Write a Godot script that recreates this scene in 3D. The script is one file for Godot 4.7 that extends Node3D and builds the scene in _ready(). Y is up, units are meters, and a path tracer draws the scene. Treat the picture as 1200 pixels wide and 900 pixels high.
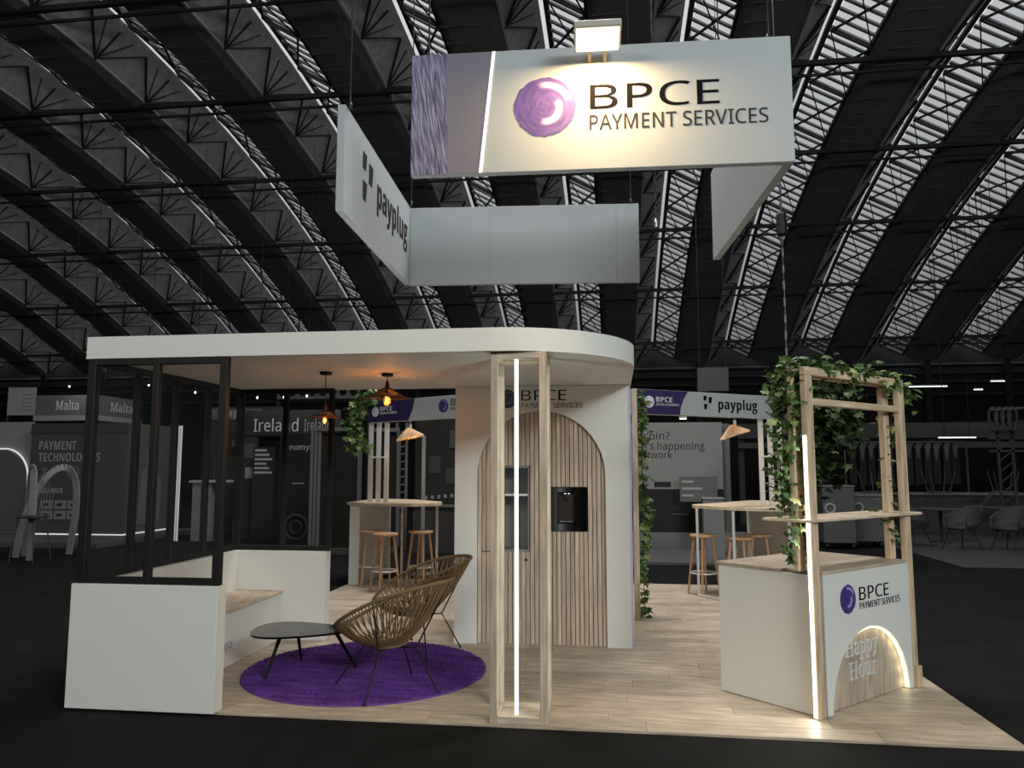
extends Node3D

var rng := RandomNumberGenerator.new()
var M := {}
var used := {}

# ------------------------------------------------------------------ helpers
func numbered(called: String, parent: Node) -> String:
	var key := str(parent.get_instance_id()) + "/" + called
	var n: int = used.get(key, 0)
	used[key] = n + 1
	return called if n == 0 else "%s_%03d" % [called, n]

func put(o: Node3D, called: String, parent: Node) -> void:
	o.name = numbered(called, parent)
	parent.add_child(o, true)

func thing(called: String, label: String, category: String, at := Vector3.ZERO, turn := 0.0, group := "") -> Node3D:
	var o := Node3D.new()
	put(o, called, self)
	o.position = at
	o.rotation_degrees.y = turn
	tag(o, label, category, group)
	return o

func tag(o: Node, label: String, category := "", group := "", kind := "") -> void:
	if label: o.set_meta("label", label)
	if category: o.set_meta("category", category)
	if group: o.set_meta("group", group)
	if kind: o.set_meta("kind", kind)

func structure(called: String, label: String) -> Node3D:
	var o := Node3D.new()
	put(o, called, self)
	tag(o, label, "", "", "structure")
	return o

func dup(src: Node3D, at: Vector3, turn: float, label := "") -> Node3D:
	var r: Node3D = src.duplicate()
	r.name = numbered(String(src.name), self)
	add_child(r, true)
	r.position = at
	r.rotation_degrees.y = turn
	if label: r.set_meta("label", label)
	return r

func S() -> SurfaceTool:
	var st := SurfaceTool.new()
	st.begin(Mesh.PRIMITIVE_TRIANGLES)
	return st

func obj(called: String, st, mat: Material, parent: Node, xf := Transform3D()) -> MeshInstance3D:
	var o := MeshInstance3D.new()
	var me: Mesh = st.commit() if st is SurfaceTool else st
	o.mesh = me
	o.material_override = mat
	o.transform = xf
	put(o, called, parent)
	return o

func vert(st: SurfaceTool, p: Vector3, n: Vector3, uv: Vector2) -> void:
	st.set_normal(n)
	st.set_uv(uv)
	st.add_vertex(p)

func tri(st: SurfaceTool, a: Vector3, b: Vector3, c: Vector3, out: Vector3, ua := Vector2.ZERO, ub := Vector2.ZERO, uc := Vector2.ZERO) -> void:
	var n := (b - a).cross(c - a)
	if n.length_squared() < 1e-16: return
	n = n.normalized()
	if n.dot(out) < 0.0:
		vert(st, a, -n, ua); vert(st, b, -n, ub); vert(st, c, -n, uc)
	else:
		vert(st, a, n, ua); vert(st, c, n, uc); vert(st, b, n, ub)

func wuv(p: Vector3, g: int, off: Vector2) -> Vector2:
	return Vector2(p[g], p[(g + 1) % 3] + p[(g + 2) % 3]) + off

func quad(st: SurfaceTool, a: Vector3, b: Vector3, c: Vector3, d: Vector3, out: Vector3, g := 0, off := Vector2.ZERO) -> void:
	tri(st, a, b, c, out, wuv(a, g, off), wuv(b, g, off), wuv(c, g, off))
	tri(st, a, c, d, out, wuv(a, g, off), wuv(c, g, off), wuv(d, g, off))

# a box with chamfered edges; uv runs along axis g in metres
func box(st: SurfaceTool, s: Vector3, at := Vector3.ZERO, bev := 0.004, g := 0, basis := Basis(), off := Vector2.ZERO) -> void:
	var h := s / 2.0
	var b := minf(bev, minf(h.x, minf(h.y, h.z)) * 0.6)
	var xf := Transform3D(basis, at)
	for ax in 3:
		var a1 := (ax + 1) % 3
		var a2 := (ax + 2) % 3
		for sg in [-1.0, 1.0]:
			var ps := []
			for k in [[-1, -1], [1, -1], [1, 1], [-1, 1]]:
				var p := Vector3.ZERO
				p[ax] = h[ax] * sg
				p[a1] = (h[a1] - b) * k[0]
				p[a2] = (h[a2] - b) * k[1]
				ps.append(p)
			bquad(st, ps, xf, g, off)
	if b <= 0.0: return
	for ax in 3:
		var a1 := (ax + 1) % 3
		var a2 := (ax + 2) % 3
		for s1 in [-1.0, 1.0]:
			for s2 in [-1.0, 1.0]:
				var ps := []
				for k in [[0, -1], [0, 1], [1, 1], [1, -1]]:
					var p := Vector3.ZERO
					p[ax] = (h[ax] - b) * k[1]
					p[a1] = (h[a1] - (0.0 if k[0] == 0 else b)) * s1
					p[a2] = (h[a2] - (b if k[0] == 0 else 0.0)) * s2
					ps.append(p)
				bquad(st, ps, xf, g, off)
	for sx in [-1.0, 1.0]:
		for sy in [-1.0, 1.0]:
			for sz in [-1.0, 1.0]:
				var p1 := Vector3(h.x * sx, (h.y - b) * sy, (h.z - b) * sz)
				var p2 := Vector3((h.x - b) * sx, h.y * sy, (h.z - b) * sz)
				var p3 := Vector3((h.x - b) * sx, (h.y - b) * sy, h.z * sz)
				tri(st, xf * p1, xf * p2, xf * p3, basis * Vector3(sx, sy, sz), wuv(p1, g, off), wuv(p2, g, off), wuv(p3, g, off))

func bquad(st: SurfaceTool, ps: Array, xf: Transform3D, g: int, off: Vector2) -> void:
	var cen: Vector3 = (ps[0] + ps[2]) / 2.0
	var out := xf.basis * cen
	tri(st, xf * ps[0], xf * ps[1], xf * ps[2], out, wuv(ps[0], g, off), wuv(ps[1], g, off), wuv(ps[2], g, off))
	tri(st, xf * ps[0], xf * ps[2], xf * ps[3], out, wuv(ps[0], g, off), wuv(ps[2], g, off), wuv(ps[3], g, off))

func span(st: SurfaceTool, lo: Vector3, hi: Vector3, bev := 0.004, g := 0, off := Vector2.ZERO) -> void:
	box(st, (hi - lo).abs(), (lo + hi) / 2.0, bev, g, Basis(), off)

# a bar of rectangular section from a to b
func bar(st: SurfaceTool, a: Vector3, b: Vector3, w: float, d: float, up := Vector3.UP, bev := 0.0) -> void:
	var z := (b - a).normalized()
	var u := up if absf(z.dot(up)) < 0.98 else Vector3.RIGHT
	var x := u.cross(z).normalized()
	var y := z.cross(x)
	box(st, Vector3(w, d, a.distance_to(b)), (a + b) / 2.0, bev, 2, Basis(x, y, z))

# a polygon in x,y drawn from z0 to z1
func prism(st: SurfaceTool, poly: PackedVector2Array, z0: float, z1: float, xf := Transform3D(), g := 0, off := Vector2.ZERO, uvbox := Rect2()) -> void:
	var idx := Geometry2D.triangulate_polygon(poly)
	for side in 2:
		var z := z1 if side == 1 else z0
		var out := xf.basis * Vector3(0, 0, 1.0 if side == 1 else -1.0)
		for i in range(0, idx.size(), 3):
			var p := []
			var uvs := []
			for k in 3:
				var q := poly[idx[i + k]]
				p.append(xf * Vector3(q.x, q.y, z))
				if uvbox.size.x > 0.0:
					uvs.append(Vector2((q.x - uvbox.position.x) / uvbox.size.x, 1.0 - (q.y - uvbox.position.y) / uvbox.size.y))
				else:
					uvs.append(wuv(Vector3(q.x, q.y, z), g, off))
			tri(st, p[0], p[1], p[2], out, uvs[0], uvs[1], uvs[2])
	var area := 0.0
	for i in poly.size():
		area += poly[i].cross(poly[(i + 1) % poly.size()])
	for i in poly.size():
		var a := poly[i]
		var b := poly[(i + 1) % poly.size()]
		var t := b - a
		var n := Vector2(t.y, -t.x) * signf(area)
		quad(st, xf * Vector3(a.x, a.y, z0), xf * Vector3(b.x, b.y, z0), xf * Vector3(b.x, b.y, z1), xf * Vector3(a.x, a.y, z1), xf.basis * Vector3(n.x, n.y, 0), g, off)

func tube(st: SurfaceTool, pts: Array, r: float, sides := 8, closed := false, r_end := -1.0) -> void:
	var n := pts.size()
	var rings := []
	var nors := []
	var prev := Vector3.ZERO
	for i in n:
		var a: Vector3 = pts[(i - 1 + n) % n] if (closed or i > 0) else pts[i]
		var b: Vector3 = pts[(i + 1) % n] if (closed or i < n - 1) else pts[i]
		var t := (b - a).normalized()
		if i == 0:
			prev = Vector3.UP.cross(t)
			if prev.length() < 0.1: prev = Vector3.RIGHT.cross(t)
		prev = (prev - t * prev.dot(t)).normalized()
		var o := t.cross(prev)
		var rr := r if r_end < 0.0 else lerpf(r, r_end, float(i) / (n - 1))
		var ring := []
		var nr := []
		for k in sides:
			var ang := TAU * k / sides
			var d := prev * cos(ang) + o * sin(ang)
			ring.append(pts[i] + d * rr)
			nr.append(d)
		rings.append(ring)
		nors.append(nr)
	var last := n if closed else n - 1
	for i in last:
		var j := (i + 1) % n
		for k in sides:
			var l := (k + 1) % sides
			var u0 := float(k) / sides
			var u1 := float(k + 1) / sides
			squad(st, [rings[i][k], rings[i][l], rings[j][l], rings[j][k]], [nors[i][k], nors[i][l], nors[j][l], nors[j][k]], [Vector2(i * 0.1, u0), Vector2(i * 0.1, u1), Vector2(j * 0.1, u1), Vector2(j * 0.1, u0)])
	if not closed:
		for e in [0, n - 1]:
			var c: Vector3 = pts[e]
			var out: Vector3 = (pts[0] - pts[1]) if e == 0 else (pts[n - 1] - pts[n - 2])
			for k in sides:
				tri(st, c, rings[e][k], rings[e][(k + 1) % sides], out)

# quad with its own vertex normals, wound to agree with them
func squad(st: SurfaceTool, p: Array, n: Array, uv: Array) -> void:
	var fn: Vector3 = (p[1] - p[0]).cross(p[2] - p[0])
	if fn.length_squared() < 1e-18: fn = (p[2] - p[0]).cross(p[3] - p[0])
	var order := [0, 1, 2, 0, 2, 3] if fn.dot(n[0] + n[2]) < 0.0 else [0, 2, 1, 0, 3, 2]
	for k in order:
		vert(st, p[k], n[k], uv[k])

# profile of (radius, height) turned about y
func lathe(st: SurfaceTool, prof: Array, seg := 24, xf := Transform3D()) -> void:
	var m := prof.size()
	for i in m - 1:
		var a: Vector2 = prof[i]
		var b: Vector2 = prof[i + 1]
		var t := b - a
		var n2 := Vector2(t.y, -t.x).normalized()
		for k in seg:
			var a0 := TAU * k / seg
			var a1 := TAU * (k + 1) / seg
			var c0 := Vector3(cos(a0), 0, sin(a0))
			var c1 := Vector3(cos(a1), 0, sin(a1))
			var up := Vector3.UP
			squad(st, [xf * (c0 * a.x + up * a.y), xf * (c1 * a.x + up * a.y), xf * (c1 * b.x + up * b.y), xf * (c0 * b.x + up * b.y)],
				[xf.basis * (c0 * n2.x + up * n2.y), xf.basis * (c1 * n2.x + up * n2.y), xf.basis * (c1 * n2.x + up * n2.y), xf.basis * (c0 * n2.x + up * n2.y)],
				[Vector2(a0, a.y), Vector2(a1, a.y), Vector2(a1, b.y), Vector2(a0, b.y)])

# lettering fitted to a box w by h whose lower left corner is the origin of xf
func text(called: String, s: String, font: String, bold: bool, w: float, h: float, depth: float, mat: Material, parent: Node, xf: Transform3D) -> void:
	var f := SystemFont.new()
	f.font_names = PackedStringArray([font])
	if bold: f.font_weight = 700
	var t := TextMesh.new()
	t.text = s
	t.font = f
	t.font_size = 64
	t.pixel_size = 0.01
	t.depth = 0.02
	t.curve_step = 4.0
	var ab := t.get_aabb()
	var sc := Vector3(w / ab.size.x, h / ab.size.y, depth / 0.02)
	var o := MeshInstance3D.new()
	o.mesh = t
	o.material_override = mat
	o.transform = xf * Transform3D(Basis.from_scale(sc), Vector3(-ab.position.x * sc.x, -ab.position.y * sc.y, depth * 0.5))
	put(o, called, parent)

# the same, with every letter a piece of its own
func letters(s: String, font: String, bold: bool, w: float, h: float, depth: float, mat: Material, parent: Node, xf: Transform3D) -> void:
	var f := SystemFont.new()
	f.font_names = PackedStringArray([font])
	if bold: f.font_weight = 700
	var whole := letter_mesh(s, f).get_aabb()
	var sc := Vector3(w / whole.size.x, h / whole.size.y, depth / 0.02)
	var home := Node3D.new()
	put(home, "lettering", parent)
	home.transform = xf
	for i in s.length():
		if s[i] == " ": continue
		var t := letter_mesh(s[i], f)
		var ab := t.get_aabb()
		var pre := letter_mesh(s.substr(0, i + 1), f).get_aabb()
		var o := MeshInstance3D.new()
		o.mesh = t
		o.material_override = mat
		o.transform = Transform3D(Basis.from_scale(sc), Vector3((pre.size.x - ab.size.x - ab.position.x) * sc.x, -whole.position.y * sc.y, depth * 0.5))
		put(o, "letter", home)

func letter_mesh(s: String, f: Font) -> TextMesh:
	var t := TextMesh.new()
	t.text = s
	t.font = f
	t.font_size = 64
	t.pixel_size = 0.01
	t.depth = 0.02
	t.curve_step = 4.0
	return t

func mat(key: String, c: Color, rough := 0.6, metal := 0.0) -> StandardMaterial3D:
	if M.has(key): return M[key]
	var m := StandardMaterial3D.new()
	m.albedo_color = c
	m.roughness = rough
	m.metallic = metal
	M[key] = m
	return m

func glow(key: String, c: Color, e: float) -> StandardMaterial3D:
	var m := mat(key, Color(0.9, 0.9, 0.9), 0.5)
	m.emission_enabled = true
	m.emission = c
	m.emission_energy_multiplier = e
	return m

func grey(v: float) -> Color:
	return Color(v, v, v)

func facing(p: Vector3, deg := 0.0) -> Transform3D:
	return Transform3D(Basis(Vector3.UP, deg_to_rad(deg)), p)

func noise(seed_: int, freq: float, oct := 4) -> FastNoiseLite:
	var n := FastNoiseLite.new()
	n.seed = seed_
	n.frequency = freq
	n.fractal_octaves = oct
	n.noise_type = FastNoiseLite.TYPE_SIMPLEX_SMOOTH
	return n

func wood_image(seed_: int, contrast: float) -> ImageTexture:
	var w := 512
	var h := 256
	var n := noise(seed_, 1.0, 4)
	var n2 := noise(seed_ + 7, 1.0, 2)
	var img := Image.create(w, h, true, Image.FORMAT_RGB8)
	for y in h:
		for x in w:
			var a := TAU * x / w
			var cx := cos(a) * 0.55
			var sx := sin(a) * 0.55
			var yy := float(y) / h
			var g := n.get_noise_3d(cx, sx, yy * 16.0) * 0.75 + n2.get_noise_3d(cx * 4.0, sx * 4.0, yy * 70.0) * 0.25
			var broad := n2.get_noise_3d(cx + 5.0, sx, yy * 5.0)
			var v := 0.88 + contrast * (g * 0.8 + broad * 0.5)
			img.set_pixel(x, y, Color(clampf(v, 0, 1), clampf(v * 0.985 - 0.01, 0, 1), clampf(v * 0.965 - 0.02, 0, 1)))
	img.generate_mipmaps()
	return ImageTexture.create_from_image(img)

func wood(key: String, c: Color, tex: Texture2D, rough := 0.55, sc := Vector3(0.8, 1.6, 1)) -> StandardMaterial3D:
	var m := mat(key, c, rough)
	m.albedo_texture = tex
	m.uv1_scale = sc
	return m

# ------------------------------------------------------------------ materials
func make_materials() -> void:
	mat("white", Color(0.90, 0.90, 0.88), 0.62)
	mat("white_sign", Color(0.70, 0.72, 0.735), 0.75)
	mat("steel", Color(0.035, 0.035, 0.04), 0.6, 0.0)
	mat("black", Color(0.02, 0.02, 0.022), 0.5)
	mat("black_gloss", Color(0.012, 0.013, 0.015), 0.12)
	mat("ink", Color(0.09, 0.085, 0.10), 0.95).metallic_specular = 0.15
	mat("ink_grey", Color(0.24, 0.235, 0.25), 0.95).metallic_specular = 0.15
	mat("purple_ink", Color(0.20, 0.15, 0.36), 0.6)
	mat("metal_white", Color(0.82, 0.81, 0.79), 0.4)
	mat("plastic_white", Color(0.85, 0.85, 0.86), 0.35)
	mat("chain", Color(0.25, 0.25, 0.26), 0.4, 0.7)
	var wt := wood_image(3, 0.22)
	for i in 5:
		var k: float = [1.0, 0.95, 0.89, 0.98, 0.92][i]
		wood("deck%d" % i, Color(0.89 * k, 0.835 * k, 0.77 * k), wt, 0.5)
	wood("oak", Color(0.96, 0.90, 0.81), wt, 0.5)
	wood("batten", Color(0.80, 0.69, 0.57), wt, 0.6, Vector3(0.6, 3.0, 1))
	wood("pine", Color(0.95, 0.86, 0.75), wt, 0.6, Vector3(0.6, 2.0, 1))
	wood("ash", Color(0.88, 0.73, 0.58), wt, 0.55, Vector3(0.9, 3.0, 1))
	wood("pale_pine", Color(0.88, 0.82, 0.75), wt, 0.6, Vector3(0.6, 2.0, 1))
	wood("slat0", Color(0.87, 0.80, 0.735), wt, 0.6, Vector3(0.5, 3.0, 1))
	wood("slat1", Color(0.91, 0.84, 0.775), wt, 0.6, Vector3(0.5, 3.0, 1))
	wood("slat2", Color(0.83, 0.76, 0.695), wt, 0.6, Vector3(0.5, 3.0, 1))
	mat("slat_back", Color(0.2, 0.16, 0.13), 0.9)
	mat("rattan", Color(0.50, 0.40, 0.27), 0.75)
	mat("rattan_rim", Color(0.46, 0.37, 0.24), 0.8)
	# glass
	var g := mat("glass", Color(0.3, 0.33, 0.34, 0.03), 0.02)
	g.transparency = BaseMaterial3D.TRANSPARENCY_ALPHA
	g.metallic_specular = 0.08
	var sg := mat("skyglass", Color(0.55, 0.55, 0.55, 0.5), 0.2)
	sg.transparency = BaseMaterial3D.TRANSPARENCY_ALPHA
	sg.metallic_specular = 0.1
	var sg2 := mat("slitglass", Color(0.5, 0.5, 0.5, 0.4), 0.1)
	sg2.transparency = BaseMaterial3D.TRANSPARENCY_ALPHA
	sg2.metallic_specular = 0.1
	# hall
	var fm := mat("hall_floor", Color(0.125, 0.125, 0.129), 0.9)
	fm.metallic_specular = 0.25
	var n := noise(11, 0.012, 5)
	var img := n.get_seamless_image(512, 512)
	for y in 512:
		for x in 512:
			var v := img.get_pixel(x, y).r
			img.set_pixel(x, y, grey(0.78 + 0.22 * v))
	fm.albedo_texture = ImageTexture.create_from_image(img)
	fm.uv1_triplanar = true
	fm.uv1_world_triplanar = true
	fm.uv1_scale = Vector3(0.35, 0.35, 0.35)
	var rp := mat("roof_panel", Color(0.90, 0.90, 0.91), 0.9)
	rp.albedo_texture = fm.albedo_texture
	rp.uv1_triplanar = true
	rp.uv1_world_triplanar = true
	rp.uv1_scale = Vector3(0.5, 0.9, 0.5)
	mat("roof_dark", Color(0.48, 0.48, 0.485), 0.9)
	mat("truss", Color(0.2, 0.2, 0.205), 0.7)
	mat("glazing_bar", Color(0.62, 0.62, 0.62), 0.7)
	mat("chord", Color(0.85, 0.85, 0.86), 0.6)
	mat("hall_wall", Color(0.13, 0.13, 0.135), 0.9)
	mat("pipe", Color(0.16, 0.16, 0.16), 0.7)
	# rug
	var rug := mat("rug", Color(0.52, 0.31, 0.70), 0.95)
	var rn := noise(21, 0.05, 4)
	var ri := Image.create(512, 512, true, Image.FORMAT_RGB8)
	var rn2 := noise(22, 0.35, 2)
	for y in 512:
		for x in 512:
			var v := 0.80 + 0.28 * rn.get_noise_2d(x * 0.25, y * 1.4) + 0.25 * rn2.get_noise_2d(x, y)
			ri.set_pixel(x, y, grey(clampf(v, 0.2, 1.0)))
	ri.generate_mipmaps()
	rug.albedo_texture = ImageTexture.create_from_image(ri)
	rug.rim_enabled = true
	rug.rim = 0.3
	# logo swirl, printed
	var lg := Image.create(256, 256, true, Image.FORMAT_RGB8)
	var ln := noise(31, 1.0, 4)
	for y in 256:
		for x in 256:
			var p := Vector2(x - 127.5, 127.5 - y) / 127.5
			var r := p.length()
			var a := p.angle()
			var sw := ln.get_noise_3d(cos(a) * 1.2, sin(a) * 1.2, r * 9.0)
			var v := 0.55 + 0.5 * sw
			var c := Color(0.28, 0.20, 0.46).lerp(Color(0.60, 0.50, 0.76), clampf(v * 0.75, 0, 1))
			var d1 := absf(r - 0.80 + 0.05 * sin(a))
			if a > 0.15 and a < 2.0: c = c.lerp(Color(0.93, 0.91, 0.95), clampf(1.5 - d1 * 11.0, 0, 1) * smoothstep(0.15, 0.6, a) * (1.0 - smoothstep(1.5, 2.0, a)))
			var q := p - Vector2(0.02, -0.06)
			var d2 := absf(q.length() - 0.44)
			var b := q.angle()
			if b > -2.1 and b < 0.8: c = c.lerp(Color(0.95, 0.93, 0.96), clampf(1.5 - d2 * 10.0, 0, 1) * smoothstep(-2.1, -1.5, b) * (1.0 - smoothstep(0.3, 0.8, b)))
			lg.set_pixel(x, y, c)
	lg.generate_mipmaps()
	var lt := ImageTexture.create_from_image(lg)
	for k in [["logo", Color(0.95, 0.92, 1.0)], ["logo_dark", Color(0.66, 0.64, 0.80)], ["logo_kiosk", Color(0.72, 0.70, 0.88)], ["logo_grey", Color(0.42, 0.46, 0.50)]]:
		var m := mat(k[0], k[1], 0.6)
		m.albedo_texture = lt
	# brush strokes, printed
	var br := Image.create(256, 512, true, Image.FORMAT_RGB8)
	var bn := noise(41, 0.03, 5)
	for y in 512:
		for x in 256:
			var v := bn.get_noise_2d(x * 2.2 - y * 0.55, y * 0.22)
			var t := clampf(0.5 + v * 1.1, 0, 1)
			br.set_pixel(x, y, Color(0.30, 0.28, 0.40).lerp(Color(0.68, 0.66, 0.76), t))
	br.generate_mipmaps()
	mat("brush", Color(1, 1, 1), 0.7).albedo_texture = ImageTexture.create_from_image(br)
	mat("grey_print", Color(0.50, 0.48, 0.53), 0.7)

# ------------------------------------------------------------------ the hall roof
const BAY := 3.515
const RIDGE0 := 1.98
func ridge_y(d: float) -> float:
	return 12.9 - 0.01 * (d - 15.0) * (d - 15.0)

func roof_meshes(L: float) -> Dictionary:
	var h := L / 2.0 + 0.01
	var out := {}
	var st := S()   # opaque left slope
	quad(st, Vector3(-0.145, -0.06, -h), Vector3(-0.145, -0.06, h), Vector3(-0.92, -0.86, h), Vector3(-0.92, -0.86, -h), Vector3(0.7, -0.7, 0))
	quad(st, Vector3(-0.145, -0.0, -h), Vector3(-0.145, -0.0, h), Vector3(-0.96, -0.82, h), Vector3(-0.96, -0.82, -h), Vector3(-0.7, 0.7, 0))
	out["slope_panel"] = st
	st = S()        # closed box between two monitors
	var a := [Vector3(1.02, -0.66, 0), Vector3(1.25, -0.98, 0), Vector3(2.35, -1.02, 0), Vector3(BAY - 0.92, -0.86, 0)]
	for i in 3:
		quad(st, a[i] - Vector3(0, 0, h), a[i] + Vector3(0, 0, h), a[i + 1] + Vector3(0, 0, h), a[i + 1] - Vector3(0, 0, h), Vector3(0, -1, 0))
	quad(st, Vector3(1.02, -0.6, -h), Vector3(1.02, -0.6, h), Vector3(BAY - 0.94, -0.78, h), Vector3(BAY - 0.94, -0.78, -h), Vector3(0, 1, 0))
	for z in [-L / 3.0, 0.0, L / 3.0]:
		box(st, Vector3(1.3, 0.012, 0.04), Vector3(1.78, -1.008, z), 0.0)
	out["band_panel"] = st
	st = S()        # glazing strips between bars
	var nb := 6
	for i in nb:
		var z0 := -L / 2.0 + L * (i + 0.13) / nb
		var z1 := -L / 2.0 + L * (i + 0.87) / nb
		quad(st, Vector3(0.1, -0.06, z0), Vector3(0.1, -0.06, z1), Vector3(1.0, -0.62, z1), Vector3(1.0, -0.62, z0), Vector3(-0.5, -0.8, 0))
	out["glazing_pane"] = st
	st = S()
	quad(st, Vector3(-0.145, -0.03, -h), Vector3(-0.145, -0.03, h), Vector3(-0.04, 0.0, h), Vector3(-0.04, 0.0, -h), Vector3(0, -1, 0))
	out["slit_pane"] = st
	st = S()        # ridge beam, glazing bars, lattice
	box(st, Vector3(0.13, 0.09, L + 0.02), Vector3(0.03, 0.01, 0), 0.0)
	box(st, Vector3(0.1, 0.12, L + 0.02), Vector3(1.02, -0.63, 0), 0.0)
	for z in [-L / 2.0]:
		bar(st, Vector3(0.05, -0.16, z), Vector3(1.0, -0.74, z), 0.06, 0.06)
	bar(st, Vector3(0.05, -0.18, -L / 2.0), Vector3(1.0, -0.76, L / 2.0), 0.05, 0.05)
	bar(st, Vector3(1.0, -0.76, -L / 2.0), Vector3(0.05, -0.18, L / 2.0), 0.03, 0.03)
	for q in [[-0.5, 0.0, 0.06], [-0.5, -0.25, 0.028], [-0.5, -0.5, 0.035], [0.5, 0.0, 0.028], [0.5, 0.25, 0.022]]:
		bar(st, Vector3(-0.9, -0.92, L * q[0]), Vector3(-0.25, -0.24, L * q[1]), q[2], q[2])
	out["lattice"] = st
	st = S()
	for i in nb:
		var z := -L / 2.0 + L * i / nb
		bar(st, Vector3(0.08, -0.07, z), Vector3(1.02, -0.66, z), 0.26 * L / nb, 0.05)
	out["glazing_bars"] = st
	st = S()
	box(st, Vector3(0.07, 0.06, L + 0.02), Vector3(-0.92, -0.9, 0), 0.0)
	out["chord"] = st
	return out

func make_roof() -> void:
	var L := 2.2
	# nodes along the arch, from its far springing towards the camera
	var nodes := []
	var d := 38.2
	while d > -9.0:
		nodes.append(Vector2(d, ridge_y(d)))
		var lo := d - L
		var hi := d - L * 0.5
		for it in 30:
			var mid := (lo + hi) / 2.0
			if Vector2(mid, ridge_y(mid)).distance_to(nodes[-1]) > L: lo = mid
			else: hi = mid
		d = (lo + hi) / 2.0
	var pieces := roof_meshes(L)
	var mats := {"slope_panel": M.roof_panel, "band_panel": M.roof_dark, "glazing_pane": M.skyglass, "slit_pane": M.slitglass, "lattice": M.truss, "chord": M.chord, "glazing_bars": M.glazing_bar}
	var meshes := {}
	for k in pieces: meshes[k] = pieces[k].commit()
	var ceil_ := structure("ceiling", "arched hall roof of dark bands and glazed ridge strips on steel lattice")
	var rear := {}
	for k in pieces: rear[k] = S()
	for k in range(-11, 7):
		var x := RIDGE0 + BAY * k
		var bay := Node3D.new()
		put(bay, "roof_bay", ceil_)
		for i in nodes.size() - 1:
			var p: Vector2 = nodes[i]
			var q: Vector2 = nodes[i + 1]
			var zdir := Vector3(0, q.y - p.y, p.x - q.x).normalized()
			var xf := Transform3D(Basis(Vector3.RIGHT, zdir.cross(Vector3.RIGHT).normalized(), zdir), Vector3(x, (p.y + q.y) / 2.0, -(p.x + q.x) / 2.0))
			var seen := q.x > 15.0
			for key in ["slope_panel", "band_panel", "glazing_pane", "slit_pane", "lattice", "chord", "glazing_bars"]:
				if seen and key in ["slope_panel", "band_panel", "glazing_pane"]:
					obj(key, meshes[key], mats[key], bay, xf)
				else:
					rear[key].append_from(meshes[key], 0, xf)
	for key in rear:
		var o := obj({"slope_panel": "slope_cladding", "band_panel": "band_cladding", "glazing_pane": "glazing_strip", "slit_pane": "ridge_glazing", "lattice": "lattice_bars", "glazing_bars": "glazing_bars", "chord": "lower_chord"}[key], rear[key], mats[key], ceil_)
		o.set_meta("kind", "stuff")
	# purlin pipes running across under the bays
	for i in range(1, nodes.size(), 2):
		var p: Vector2 = nodes[i]
		if p.x < 12.0: break
		var st := S()
		bar(st, Vector3(-37, p.y - 1.0, -p.x), Vector3(26, p.y - 1.0, -p.x), 0.12, 0.12)
		bar(st, Vector3(-37, p.y - 1.32, -p.x), Vector3(26, p.y - 1.32, -p.x), 0.06, 0.06)
		obj("cross_pipe", st, M.truss, ceil_)

func make_hall() -> void:
	var f := structure("floor", "dark hall floor")
	var st := S()
	span(st, Vector3(-38, -0.33, -39), Vector3(27, -0.016, 11), 0.0)
	obj("concrete_slab", st, M.hall_floor, f)
	# lighter plank floor of the catering area at the right
	var f2 := structure("floor_catering", "grey plank floor under the cafe furniture")
	st = S()
	for i in 14:
		var z0 := -13.6 - i * 0.62
		span(st, Vector3(5.6, -0.03, z0 - 0.61), Vector3(16, -0.012, z0), 0.003)
	obj("plank_rows", st, mat("cater_floor", Color(0.27, 0.27, 0.27), 0.7), f2).set_meta("kind", "stuff")
	var w := structure("wall_far", "dark far wall of the hall with pipes")
	st = S()
	span(st, Vector3(-38, -0.05, -39), Vector3(27, 7.75, -38.6), 0.0)
	obj("wall_panel", st, M.hall_wall, w)
	for y in [6.4, 6.0, 5.6, 5.0]:
		st = S()
		tube(st, [Vector3(-38, y, -38.3), Vector3(27, y, -38.3)], 0.1, 8)
		obj("pipe", st, M.pipe, w)
	for i in 18:
		st = S()
		var x := RIDGE0 + BAY * (i - 11) - 1.4
		span(st, Vector3(x - 0.15, 0, -38.6), Vector3(x + 0.15, 7.4, -38.1), 0.01)
		obj("column", st, M.pipe, w)
		st = S()
		bar(st, Vector3(x, 6.7, -38.1), Vector3(x + 0.9, 7.5, -37.4), 0.12, 0.12)
		bar(st, Vector3(x, 6.7, -38.1), Vector3(x - 0.7, 7.5, -37.4), 0.12, 0.12)
		obj("bracket", st, M.pipe, w)
	for s in [[-38.0, "wall_left"], [27.0, "wall_right"]]:
		w = structure(s[1], "dark side wall of the hall")
		st = S()
		span(st, Vector3(s[0] - 0.15, -0.05, -39), Vector3(s[0] + 0.15, 13.6, 11), 0.0)
		obj("wall_panel", st, M.hall_wall, w)
	w = structure("wall_near", "dark near wall of the hall behind the viewer")
	st = S()
	span(st, Vector3(-38, -0.05, 9.6), Vector3(27, 7.4, 10), 0.0)
	span(st, Vector3(-38, 7.3, 8.6), Vector3(27, 7.5, 10), 0.0)
	obj("wall_panel", st, M.hall_wall, w)

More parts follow.
